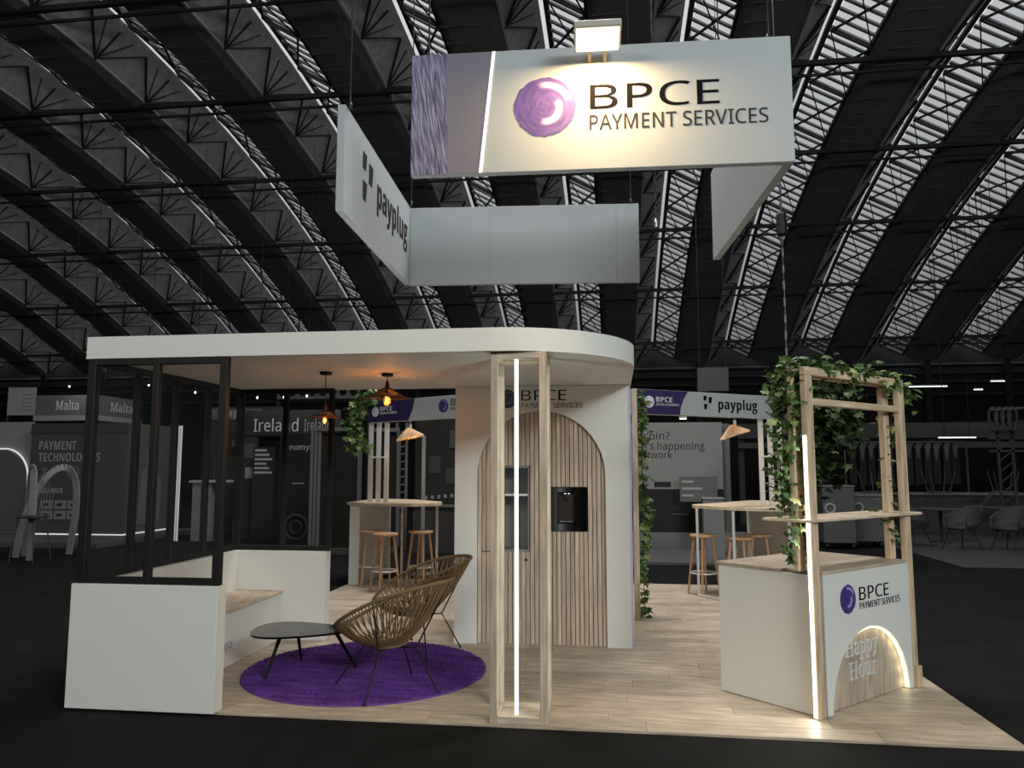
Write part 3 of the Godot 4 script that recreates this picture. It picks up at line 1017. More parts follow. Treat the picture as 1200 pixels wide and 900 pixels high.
# ------------------------------------------------------------------ bar tables behind
func make_bars() -> void:
	bar_table("left", "standing height bar table with white side panel at the left rear corner", Vector3(-3.1, 0, -10.6), 1.0)
	bar_table("right", "standing height bar table with white side panel at the right rear corner", Vector3(1.75, 0, -10.4), -1.0)
	var s := stool()
	tag(s, "oak bar stool under the left bar table closest to the side panel", "stool", "bar stools at the rear tables")
	s.position = Vector3(-3.3, 0.0, -10.3)
	dup(s, Vector3(-2.98, 0.0, -9.86), 20, "oak bar stool in front of the others at the left bar table")
	dup(s, Vector3(-2.62, 0.0, -10.3), 50, "oak bar stool under the left bar table beside the cabin")
	dup(s, Vector3(1.1, 0.0, -10.2), 10, "oak bar stool at the open end of the right bar table")
	dup(s, Vector3(1.51, 0.0, -9.9), 35, "middle oak bar stool under the right bar table")
	dup(s, Vector3(1.82, 0.0, -10.35), 60, "oak bar stool nearest the panel of the right bar table")
	fan_lamp(Vector3(-2.76, 2.0, -10.2), 0.17, 12.0, "pleated rattan fan lamp glowing above the left bar table")
	fan_lamp(Vector3(1.5, 2.0, -9.95), 0.17, 18.0, "pleated rattan fan lamp hanging above the right bar table")
	header_sign()

func bar_table(side: String, label: String, at: Vector3, m: float) -> void:
	var t := thing("bar_table", label, "bar table", at, 0, "bar tables")
	var st := S()
	var H := 1.12
	# panel standing along the depth at the outer end
	var a := Vector3(-0.48, 0, 0.22) if m > 0 else Vector3(0.50, 0, 0.05)
	var b := Vector3(-0.40, 0, -1.0) if m > 0 else Vector3(0.22, 0, -1.35)
	var dirv := (b - a).normalized()
	var basis := Basis(Vector3.UP.cross(dirv).normalized() * -1.0, Vector3.UP, dirv * -1.0)
	st = S(); box(st, Vector3(0.15, H - 0.037, a.distance_to(b)), (a + b) / 2.0 + Vector3(0, (H - 0.037) / 2, 0), 0.004, 1, basis); obj("side_panel", st, M.white, t)
	var poly := PackedVector2Array()
	var pts := [Vector2(-0.60, 0.20), Vector2(-0.56, -1.05), Vector2(0.1, -0.8), Vector2(0.66, -0.15), Vector2(0.74, 0.16), Vector2(0.66, 0.34), Vector2(0.42, 0.56), Vector2(0.05, 0.55), Vector2(-0.3, 0.42)]
	if m < 0: pts = [Vector2(0.66, 0.2), Vector2(0.62, 0.55), Vector2(0.3, 0.92), Vector2(-0.1, 0.92), Vector2(-0.5, 0.62), Vector2(-0.77, 0.2), Vector2(-0.76, 0.02), Vector2(-0.5, -0.3), Vector2(0.2, -1.35), Vector2(0.45, -1.35)]
	for p in pts: poly.append(Vector2(p.x, -p.y))
	st = S(); prism(st, poly, H - 0.037, H, Transform3D(Basis(Vector3.RIGHT, -PI / 2), Vector3.ZERO)); obj("table_top", st, M.oak, t)
	var legs := [Vector3(0.19, 0, 0.2), Vector3(0.66, 0, 0.12)] if m > 0 else [Vector3(-0.735, 0, 0.36), Vector3(-0.36, 0, 0.84)]
	for l in legs:
		st = S(); box(st, Vector3(0.03, H - 0.04, 0.03), l + Vector3(0, (H - 0.04) / 2, 0), 0.003); obj("leg", st, M.metal_white, t)
	st = S(); bar(st, legs[0] + Vector3(0, 0.014, 0), legs[1] + Vector3(0, 0.014, 0), 0.028, 0.026, Vector3.UP, 0.003); obj("foot_bar", st, M.metal_white, t)
	# three upright battens that carry the header above
	var px := [-0.30, -0.185, -0.07] if m > 0 else [0.12, 0.235, 0.35]
	for k in 3:
		var x: float = px[k]
		st = S(); box(st, Vector3(0.062, 1.1, 0.04), Vector3(x, H + 0.55, 0.12), 0.003, 1); obj("batten", st, M.metal_white, t)
	st = S(); box(st, Vector3(0.23, 0.022, 0.02), Vector3(px[1], H + 0.62, 0.15), 0.003); obj("cross_piece", st, M.metal_white, t)

func stool() -> Node3D:
	var s := thing("bar_stool", "oak bar stool", "stool")
	var st := S(); lathe(st, [Vector2(0, 0.715), Vector2(0.15, 0.715), Vector2(0.165, 0.722), Vector2(0.168, 0.735), Vector2(0.162, 0.748), Vector2(0.15, 0.75), Vector2(0, 0.748)], 28); obj("seat", st, M.ash, s)
	for k in 4:
		var a := TAU * k / 4.0 + 0.4
		var d := Vector3(cos(a), 0, sin(a))
		st = S(); tube(st, [d * 0.115 + Vector3(0, 0.715, 0), d * 0.20 + Vector3(0, 0.0, 0)], 0.019, 10, false, 0.014); obj("leg", st, M.ash, s)
	var ring := []
	for k in 28: ring.append(Vector3(cos(TAU * k / 28) * 0.165, 0.27, sin(TAU * k / 28) * 0.165))
	st = S(); tube(st, ring, 0.011, 8, true); obj("foot_ring", st, M.metal_white, s)
	return s

func fan_lamp(at: Vector3, r: float, tilt: float, label: String) -> void:
	var p := thing("rattan_lamp", label, "lamp", at, 0, "pleated rattan lamps")
	var st := S()
	var n := 72
	var bas := Basis(Vector3.FORWARD, deg_to_rad(-tilt))
	var h := 0.14
	for k in n:
		var a0 := TAU * k / n
		var a1 := TAU * (k + 1) / n
		var r0 := r * (1.0 + 0.12 * cos(2.0 * a0))
		var r1 := r * (1.0 + 0.12 * cos(2.0 * a1))
		var y0 := 0.012 * (1 if k % 2 == 0 else -1)
		var y1 := -y0
		var q := [bas * Vector3(cos(a0) * 0.02, h, sin(a0) * 0.02), bas * Vector3(cos(a1) * 0.02, h, sin(a1) * 0.02), bas * Vector3(cos(a1) * r1, y1, sin(a1) * r1), bas * Vector3(cos(a0) * r0, y0, sin(a0) * r0)]
		quad(st, q[0], q[1], q[2], q[3], Vector3(cos(a0), 0.5, sin(a0)))
		var w := []
		for v in q: w.append(v * 0.985)
		quad(st, w[0], w[1], w[2], w[3], Vector3(-cos(a0), -0.5, -sin(a0)))
	var m := mat("fan_shade", Color(0.88, 0.78, 0.64), 0.8)
	m.backlight_enabled = true
	m.backlight = Color(0.55, 0.46, 0.36)
	obj("pleated_shade", st, m, p)
	st = S(); tube(st, [Vector3(0, h, 0), Vector3(0, 0.30, 0)], 0.005, 6); obj("cord", st, M.metal_white, p)
	st = S(); lathe(st, [Vector2(0.02, h + 0.05), Vector2(0.022, h - 0.02), Vector2(0, h - 0.02)], 12); obj("socket", st, M.metal_white, p)
	st = S(); lathe(st, [Vector2(0, 0.035), Vector2(0.022, 0.045), Vector2(0.028, 0.065), Vector2(0.02, 0.095), Vector2(0.012, 0.12)], 14); obj("bulb", st, glow("warm_bulb", Color(1.0, 0.8, 0.55), 2.5), p)
	bulb(p, Vector3(0, 0.07, 0), 0.07, Color(1.0, 0.8, 0.58), 0.02)

func header_sign() -> void:
	for side in 2:
		var a := Vector3(-3.42, 2.22, -10.36) if side == 0 else Vector3(0.24, 2.22, -8.98)
		var b := Vector3(-1.25, 2.22, -9.02) if side == 0 else Vector3(2.02, 2.22, -10.2)
		var d := b - a
		var L := d.length()
		var h := thing("header_sign", ["purple and white fascia sign above the left bar table", "purple and white fascia sign with a plug mark above the right bar table"][side], "sign", a, rad_to_deg(atan2(-d.z, d.x)), "fascia signs over the bar tables")
		var H := 0.29
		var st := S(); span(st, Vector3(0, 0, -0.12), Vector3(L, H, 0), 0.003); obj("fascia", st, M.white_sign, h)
		var edge: float = 0.93 if side == 0 else 0.78
		var poly := PackedVector2Array([Vector2(0.002, 0.002)])
		if side == 0: poly.append_array(PackedVector2Array([Vector2(edge - 0.1, 0.002), Vector2(edge - 0.02, H * 0.5), Vector2(edge + 0.02, H - 0.002)]))
		else: poly.append_array(PackedVector2Array([Vector2(edge - 0.13, 0.002), Vector2(edge - 0.115, H * 0.33), Vector2(edge - 0.07, H * 0.66), Vector2(edge, H - 0.002)]))
		poly.append(Vector2(0.002, H - 0.002))
		st = S(); prism(st, poly, 0.0005, 0.003); obj("purple_print", st, M.purple_ink, h)
		var x0: float = 0.17 if side == 0 else 0.20
		logo(h, facing(Vector3(x0, 0.145, 0.004)), 0.07, mat("logo_white", Color(0.9, 0.88, 0.95), 0.6))
		text("lettering", "BPCE", "Droid Sans", true, 0.24, 0.06, 0.003, M.plastic_white, h, facing(Vector3(x0 + 0.1, 0.15, 0.003)))
		text("lettering", "DIGITAL & PAYMENTS", "Droid Sans", false, 0.34, 0.03, 0.003, M.plastic_white, h, facing(Vector3(x0 + 0.1, 0.105, 0.003)))
		if side == 0:
			logo(h, facing(Vector3(1.48, 0.16, 0.001)), 0.085, M.logo_dark)
			text("lettering", "BPCE", "Droid Sans", false, 0.36, 0.085, 0.003, M.ink, h, facing(Vector3(1.61, 0.16, 0.0)))
			text("lettering", "PAYMENT SERVICES", "Droid Sans", false, 0.5, 0.04, 0.003, M.ink_grey, h, facing(Vector3(1.61, 0.1, 0.0)))
		else:
			plug_mark(h, facing(Vector3(1.02, 0.085, 0.0)), 0.165, M.ink)
			letters("payplug", "Droid Sans", true, 0.64, 0.175, 0.003, M.ink, h, facing(Vector3(1.25, 0.05, 0.0)))
	# small spot under the right fascia
	var sp := thing("spot_lamp", "small white spot lamp fixed beneath the right fascia sign", "lamp", Vector3(0.82, 2.2, -9.45))
	var st2 := S(); box(st2, Vector3(0.09, 0.03, 0.05), Vector3(0, 0, 0), 0.004); obj("body", st2, M.metal_white, sp)
	st2 = S(); box(st2, Vector3(0.08, 0.006, 0.044), Vector3(0, -0.018, 0.004), 0.001); obj("lens", st2, glow("spot_glow", Color(1, 0.96, 0.9), 2.0), sp)
	strip_light(sp, Vector3(0, -0.024, 0.0), Vector3(0, -1, 0), Vector2(0.08, 0.044), 0.25, Color(1, 0.95, 0.88))

# ------------------------------------------------------------------ happy hour kiosk
func make_kiosk() -> void:
	var k := thing("kiosk", "white corner kiosk with timber top, pine posts and a lit arch reading Happy Hour", "kiosk", Vector3(1.302, 0, -5.328), 44.7)
	var st := S()
	var H := 0.895
	# x along the front, -z into the depth
	st = S(); span(st, Vector3(0.0, 0.004, -0.80), Vector3(0.02, H, -0.05), 0.002); obj("side_panel", st, M.white, k)
	st = S(); span(st, Vector3(1.165, 0.004, -0.80), Vector3(1.185, H, -0.06), 0.002); obj("side_panel", st, M.white, k)
	st = S(); span(st, Vector3(0.021, 0.004, -0.80), Vector3(1.164, H, -0.78), 0.002); obj("back_panel", st, M.white, k)
	# front with an arched cut-out
	var cx := 0.62
	var r := 0.505
	var face := PackedVector2Array([Vector2(0.05, 0.004), Vector2(cx - r, 0.004)])
	var arc := []
	for i in 41:
		var a := PI - PI * i / 40.0
		var p := Vector2(cx + cos(a) * r, maxf(0.004, sin(a) * r))
		arc.append(p)
		if i > 0 and i < 40: face.append(p)
	face.append_array(PackedVector2Array([Vector2(cx + r, 0.004), Vector2(1.185, 0.004), Vector2(1.185, H), Vector2(0.05, H)]))
	st = S(); prism(st, face, -0.042, 0.0); obj("front_panel", st, M.white, k)
	# timber arch set back in the opening, with its light strip
	for i in 7:
		var x0 := cx - r - 0.03 + (2 * r + 0.06) * i / 7.0
		var x1 := cx - r - 0.03 + (2 * r + 0.06) * (i + 1) / 7.0
		st = S(); span(st, Vector3(x0 + 0.0005, 0.004, -0.058), Vector3(x1 - 0.0005, 0.56, -0.043), 0.001, 1, Vector2(rng.randf() * 3, rng.randf() * 3))
		obj("arch_board", st, M["deck%d" % (i % 5)], k)
	st = S()
	var lp := []
	for i in range(9, 41): lp.append(Vector3(cx + (arc[i].x - cx) * 0.978, maxf(0.02, arc[i].y * 0.978), -0.020))
	tube(st, lp, 0.0065, 6)
	obj("light_strip", st, glow("arch_glow", Color(1.0, 0.96, 0.76), 1.6), k)
	for i in range(12, 40, 3):
		var p: Vector2 = arc[i]
		bulb(k, Vector3(cx + (p.x - cx) * 0.95, p.y * 0.95, -0.018), 0.0002 + 0.0011 * (i - 12) / 27.0, Color(1.0, 0.96, 0.80), 0.03)
	letters("Happy", "Droid Serif", false, 0.42, 0.145, 0.008, M.plastic_white, k, facing(Vector3(0.355, 0.285, -0.043)))
	letters("Hour", "Droid Serif", false, 0.35, 0.115, 0.008, M.plastic_white, k, facing(Vector3(0.39, 0.165, -0.043)))
	logo(k, facing(Vector3(0.342, 0.715, 0.001)), 0.096, M.logo_kiosk)
	letters("BPCE", "Droid Sans", false, 0.40, 0.088, 0.003, M.ink, k, facing(Vector3(0.488, 0.692, 0.0)))
	text("lettering", "PAYMENT SERVICES", "Droid Sans", false, 0.555, 0.045, 0.003, M.ink_grey, k, facing(Vector3(0.488, 0.632, 0.0)))
	# counter top, in three boards
	for i in 3:
		var z0 := -0.81 + 0.27 * i
		st = S(); span(st, Vector3(-0.008 if i < 2 else 0.05, H + 0.001, z0 + 0.0008), Vector3(1.193, H + 0.022, z0 + 0.2692), 0.002, 0, Vector2(rng.randf() * 3, rng.randf() * 3)); obj("counter_board", st, M["deck%d" % (i + 1)], k)
	var T := 2.215
	# posts: front pair from the floor, rear pair from the counter
	for q in [[-0.012, 0.0, 0.0], [1.235, 0.0, 0.0], [-0.012, -0.125, H + 0.023], [1.15, -0.105, H + 0.023]]:
		var hh: float = T - q[2]
		var zz: float = q[1] - (0.024 if q[1] == 0.0 else 0.0)
		st = S(); box(st, Vector3(0.08, hh, 0.046), Vector3(q[0] + (0.0 if q[1] == 0.0 else 0.0), q[2] + hh / 2, zz), 0.004, 1, Basis(), Vector2(rng.randf(), rng.randf())); obj("post", st, M.pine, k)
	st = S(); box(st, Vector3(1.33, 0.055, 0.046), Vector3(0.61, T + 0.0285, -0.024), 0.004, 0); obj("beam", st, M.pine, k)
	st = S(); box(st, Vector3(1.23, 0.05, 0.046), Vector3(0.57, T + 0.026, -0.115), 0.004, 0); obj("beam", st, M.pine, k)
	st = S(); box(st, Vector3(1.166, 0.046, 0.046), Vector3(0.6115, 2.04, -0.024), 0.004, 0); obj("beam", st, M.pine, k)
	st = S(); span(st, Vector3(-0.13, 1.243, -0.32), Vector3(1.40, 1.262, 0.03), 0.003, 0); obj("shelf", st, M.oak, k)
	# light strip on the outer face of the front post
	st = S(); box(st, Vector3(0.006, 1.80, 0.022), Vector3(-0.0555, 0.91, -0.024), 0.001); obj("light_channel", st, glow("post_glow", Color(0.97, 1.0, 0.93), 3.0), k)
	strip_light(k, Vector3(-0.060, 0.91, -0.024), Vector3(-1, 0, 0), Vector2(0.02, 1.78), 0.3, Color(0.98, 1.0, 0.93))
	st = S(); box(st, Vector3(0.055, 0.15, 0.03), Vector3(1.235, 0.075, 0.016), 0.003, 1); obj("foot_block", st, M.pine, k)
	# greenery
	var X := func(p: Vector3) -> Vector3: return k.transform * p
	var v := ivy_plant("trailing ivy wound round the left posts of the kiosk", [X.call(Vector3(0.0, 0.97, -0.16)), X.call(Vector3(-0.05, 1.3, -0.14)), X.call(Vector3(0.0, 1.6, -0.14)), X.call(Vector3(-0.06, 1.9, -0.1)), X.call(Vector3(0.0, 2.15, -0.1)), X.call(Vector3(0.02, 2.28, -0.05))], 280, 0.07, 0.065)
	v = ivy_plant("ivy garland lying along the top beam of the kiosk", [X.call(Vector3(-0.12, 2.29, -0.12)), X.call(Vector3(0.2, 2.30, -0.06)), X.call(Vector3(0.5, 2.27, -0.02)), X.call(Vector3(0.8, 2.29, -0.06)), X.call(Vector3(1.1, 2.27, -0.03)), X.call(Vector3(1.32, 2.24, -0.04))], 230, 0.07, 0.075)
	v = ivy_plant("thin ivy climbing the right posts of the kiosk", [X.call(Vector3(1.16, 1.12, -0.1)), X.call(Vector3(1.2, 1.3, -0.12)), X.call(Vector3(1.17, 1.6, -0.1)), X.call(Vector3(1.2, 1.9, -0.11)), X.call(Vector3(1.26, 2.15, -0.06)), X.call(Vector3(1.4, 2.14, 0.0))], 130, 0.06, 0.07)
	v = ivy_plant("bushy ivy hanging outside the left rear post of the kiosk", [X.call(Vector3(-0.06, 2.26, -0.22)), X.call(Vector3(-0.08, 2.05, -0.22)), X.call(Vector3(-0.07, 1.8, -0.22)), X.call(Vector3(-0.06, 1.6, -0.22)), X.call(Vector3(-0.05, 1.3, -0.2))], 220, 0.06, 0.06)

func leaf_mesh() -> ArrayMesh:
	var st := S()
	var o := [Vector3(0, 0, 0), Vector3(0.32, 0.02, 0.12), Vector3(0.52, -0.06, 0.02), Vector3(0.42, 0.0, 0.42), Vector3(0.5, -0.1, 0.62), Vector3(0.2, 0.0, 0.66), Vector3(0, -0.12, 1.05)]
	var mid := [Vector3(0, 0.06, 0.3), Vector3(0, 0.05, 0.6)]
	for s in [1.0, -1.0]:
		var f := func(v: Vector3) -> Vector3: return Vector3(v.x * s, v.y, v.z)
		var c0: Vector3 = mid[0]
		var c1: Vector3 = mid[1]
		for t in [[o[0], o[1], c0], [o[1], o[2], c0], [o[2], o[3], c0], [o[3], c1, c0], [o[3], o[4], c1], [o[4], o[5], c1], [o[5], o[6], c1]]:
			tri(st, f.call(t[0]), f.call(t[1]), f.call(t[2]), Vector3.UP)
	return st.commit()

var leaf: ArrayMesh
func ivy_plant(label: String, path: Array, count: int, spread: float, size: float, group := "ivy on the kiosk", dark := 1.0, category := "ivy") -> Node3D:
	if leaf == null: leaf = leaf_mesh()
	var p := thing("ivy", label, category, path[0], 0, group)
	var rel := []
	for q in path: rel.append(q - path[0])
	var st := S()
	for s in 2:
		var pts := []
		for i in rel.size(): pts.append(rel[i] + Vector3(rng.randf_range(-1, 1), rng.randf_range(-1, 1), rng.randf_range(-1, 1)) * spread * 0.25 * (1.0 if i > 0 else 0.2))
		tube(st, pts, 0.004, 5)
	obj("stem", st, mat("ivy_stem", Color(0.28, 0.22, 0.12), 0.8), p)
	var mm := MultiMesh.new()
	mm.transform_format = MultiMesh.TRANSFORM_3D
	mm.use_colors = true
	mm.mesh = leaf
	mm.instance_count = count
	for i in count:
		var u := rng.randf() * (rel.size() - 1)
		var j := mini(int(u), rel.size() - 2)
		var c: Vector3 = rel[j].lerp(rel[j + 1], u - j)
		var dv := Vector3(rng.randfn(), rng.randfn(), rng.randfn()) * spread * 0.5
		var b := Basis.from_euler(Vector3(rng.randf_range(-0.3, 1.3), rng.randf() * TAU, rng.randf_range(-0.6, 0.6)))
		mm.set_instance_transform(i, Transform3D(b.scaled(Vector3.ONE * size * rng.randf_range(0.55, 1.15)), c + dv))
		var g := rng.randf()
		var col := Color(0.06, 0.13, 0.035).lerp(Color(0.20, 0.30, 0.09), g * g)
		if rng.randf() < 0.08: col = Color(0.42, 0.45, 0.2)
		mm.set_instance_color(i, Color(col.r * dark, col.g * dark, col.b * dark))
	var mi := MultiMeshInstance3D.new()
	mi.multimesh = mm
	var m := mat("leaf", Color(1, 1, 1), 0.5)
	m.vertex_color_use_as_albedo = true
	m.backlight_enabled = true
	m.backlight = Color(0.2, 0.25, 0.1)
	mi.material_override = m
	put(mi, "leaves", p)
	mi.set_meta("kind", "stuff")
	return p

# ------------------------------------------------------------------ hanging signs
func make_sign() -> void:
	var st := S()
	# front L
	var a := Vector3(-1.302, 3.5, -4.725)
	var b := Vector3(1.143, 3.5, -4.809)
	var H := 0.83
	var d := b - a
	var L := d.length()
	var s := thing("hanging_sign", "upper hanging banner with purple swirl and brush print lit by a lamp", "hanging sign", a, rad_to_deg(atan2(-d.z, d.x)))
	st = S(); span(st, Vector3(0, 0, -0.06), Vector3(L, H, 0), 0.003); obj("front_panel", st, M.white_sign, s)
	st = S(); span(st, Vector3(L - 0.06, 0, -2.3), Vector3(L, H, -0.061), 0.003); var rp := obj("side_panel", st, M.white_sign, s)
	rp.transform = Transform3D(Basis(Vector3.UP, deg_to_rad(2.0)), Vector3(L, 0, 0)) * Transform3D(Basis(), Vector3(-L, 0, 0))
	st = S(); prism(st, PackedVector2Array([Vector2(0.003, 0.003), Vector2(0.245, 0.003), Vector2(0.235, H - 0.003), Vector2(0.003, H - 0.003)]), 0.0, 0.003, Transform3D(), 0, Vector2.ZERO, Rect2(0, 0, 0.25, H)); obj("brush_print", st, M.brush, s)
	st = S(); prism(st, PackedVector2Array([Vector2(0.246, 0.003), Vector2(0.452, 0.003), Vector2(0.538, H - 0.003), Vector2(0.236, H - 0.003)]), 0.0, 0.002); obj("grey_print", st, M.grey_print, s)
	st = S(); prism(st, PackedVector2Array([Vector2(0.453, 0.003), Vector2(0.472, 0.003), Vector2(0.558, H - 0.003), Vector2(0.539, H - 0.003)]), 0.0, 0.006); obj("light_strip", st, glow("strip_white", Color(1, 0.98, 0.95), 0.9), s)
	logo(s, facing(Vector3(0.885, 0.43, 0.001)), 0.2, M.logo)
	letters("BPCE", "Droid Sans", false, 0.82, 0.162, 0.004, M.ink, s, facing(Vector3(1.175, 0.402, 0.0)))
	letters("PAYMENT SERVICES", "Droid Sans", false, 1.12, 0.098, 0.004, M.ink_grey, s, facing(Vector3(1.172, 0.262, 0.0)))
	# rear L
	var c := Vector3(-2.107, 3.5, -7.676)
	var n := Vector3(-1.981, 3.5, -5.331)
	var e := Vector3(0.281, 3.5, -7.845)
	d = e - c
	var s2 := thing("hanging_sign", "lower hanging banner of two plain white panels meeting at a corner with a plug mark", "hanging sign", c, rad_to_deg(atan2(-d.z, d.x)))
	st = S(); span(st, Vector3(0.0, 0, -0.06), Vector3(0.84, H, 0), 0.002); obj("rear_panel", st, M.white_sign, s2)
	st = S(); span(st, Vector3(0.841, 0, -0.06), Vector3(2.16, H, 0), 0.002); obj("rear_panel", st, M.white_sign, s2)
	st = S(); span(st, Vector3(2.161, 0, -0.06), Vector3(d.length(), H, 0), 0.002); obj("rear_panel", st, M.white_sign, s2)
	var w := n - c
	var sp := obj("side_panel", S_span(Vector3(0, 0, -0.06), Vector3(w.length(), H, 0)), M.white_sign, s2)
	# its printed face looks to +x; its own x axis runs from the near end to the corner
	var dirx := (c - n).normalized()
	var face := Basis(dirx, Vector3.UP, dirx.cross(Vector3.UP))
	sp.transform = s2.transform.affine_inverse() * Transform3D(face, n)
	plug_mark(sp, facing(Vector3(0.50, 0.28, 0.0)), 0.40, M.ink_grey)
	letters("payplug", "Droid Sans", true, 1.22, 0.36, 0.004, M.ink_grey, sp, facing(Vector3(0.97, 0.29, 0.0)))
	# lamp on the front sign
	var lamp := thing("sign_lamp", "warm glowing flood lamp clamped above the upper hanging banner", "lamp", Vector3(-0.07, 4.25, -4.55))
	lamp.rotation_degrees = Vector3(-6, 2, 0)
	st = S(); span(st, Vector3(-0.145, 0, -0.12), Vector3(0.145, 0.05, 0.12), 0.006); obj("housing", st, mat("lamp_body", Color(0.7, 0.68, 0.64), 0.4), lamp)
	st = S(); span(st, Vector3(-0.13, -0.006, -0.108), Vector3(0.13, -0.001, 0.108), 0.0); obj("glowing_face", st, glow("sign_glow", Color(1.0, 0.90, 0.70), 3.0), lamp)
	st = S(); bar(st, Vector3(-0.05, 0.03, -0.11), Vector3(-0.05, 0.0, -0.225), 0.02, 0.03); bar(st, Vector3(0.05, 0.03, -0.11), Vector3(0.05, 0.0, -0.225), 0.02, 0.03); obj("arm", st, mat("lamp_arm", Color(0.55, 0.5, 0.44), 0.5), lamp)
	strip_light(lamp, Vector3(0, -0.012, 0), Vector3(0, -1, 0), Vector2(0.26, 0.216), 2.6, Color(1.0, 0.84, 0.58))
	# suspension
	var ropes := [[Vector3(-1.97, 4.33, -5.4), 8.5, "left near"], [Vector3(-2.08, 4.33, -7.6), 7.8, "left far"], [Vector3(0.2, 4.33, -7.83), 7.6, "rear right"], [Vector3(-1.2, 4.33, -4.78), 8.0, "front left"], [Vector3(1.02, 4.33, -4.86), 8.0, "front right"], [Vector3(1.0, 4.33, -6.9), 7.8, "rear side"]]
	var say := ["suspension cable at the near end of the lower banner's left panel", "suspension cable at the corner of the lower banner", "suspension cable at the free end of the lower banner", "suspension cable at the brush printed end of the upper banner", "suspension cable at the right end of the upper banner", "suspension cable at the far end of the upper banner's side panel"]
	for i in ropes.size():
		var p: Vector3 = ropes[i][0]
		var r := thing("suspension_cable", say[i], "cable", p, 0, "sign suspension cables")
		st = S(); tube(st, [Vector3(0, 0.03, 0), Vector3(0, float(ropes[i][1]) - p.y + 3.5, 0)], 0.006, 6); obj("wire", st, M.chain, r)
		st = S(); lathe(st, [Vector2(0, -0.005), Vector2(0.018, 0), Vector2(0.018, 0.03), Vector2(0.008, 0.05), Vector2(0.008, 0.12), Vector2(0.0, 0.125)], 10); obj("hook", st, M.chain, r)
	for q in [[Vector3(2.02, 2.75, -9.3), 10.5, "chain hoist hanging behind the kiosk by the upper banner"], [Vector3(0.55, 4.6, -9.5), 10.0, "chain hoist hanging behind the free end of the lower banner"]]:
		var p: Vector3 = q[0]
		var r := thing("chain_hoist", q[2], "hoist", p, 0, "chain hoists")
		st = S()
		for i in 30:
			var y: float = 0.1 + 0.1 * i
			box(st, Vector3(0.014, 0.11, 0.03) if i % 2 == 0 else Vector3(0.03, 0.11, 0.014), Vector3(0, y, 0), 0.004)
		tube(st, [Vector3(0, 3.0, 0), Vector3(0, float(q[1]) - p.y, 0)], 0.012, 5)
		obj("chain", st, M.chain, r)
		st = S(); box(st, Vector3(0.11, 0.30, 0.11), Vector3(0, 1.75, 0), 0.03); obj("motor_body", st, M.steel, r)
		st = S(); lathe(st, [Vector2(0, -0.03), Vector2(0.03, -0.01), Vector2(0.035, 0.05), Vector2(0.015, 0.1), Vector2(0, 0.1)], 10); obj("hook", st, mat("hook_metal", Color(0.6, 0.6, 0.6), 0.35, 0.8), r)

func S_span(lo: Vector3, hi: Vector3) -> SurfaceTool:
	var st := S()
	span(st, lo, hi, 0.003)
	return st

# ------------------------------------------------------------------ around the stand
func panel(parent: Node, called: String, lo: Vector3, hi: Vector3, m: Material, bev := 0.003) -> MeshInstance3D:
	return obj(called, S_box(lo, hi, bev), m, parent)

func S_box(lo: Vector3, hi: Vector3, bev: float) -> SurfaceTool:
	var st := S()
	span(st, lo, hi, bev)
	return st

func g(v: float) -> StandardMaterial3D:
	return mat("g%d" % int(v * 100), grey(v), 0.75)

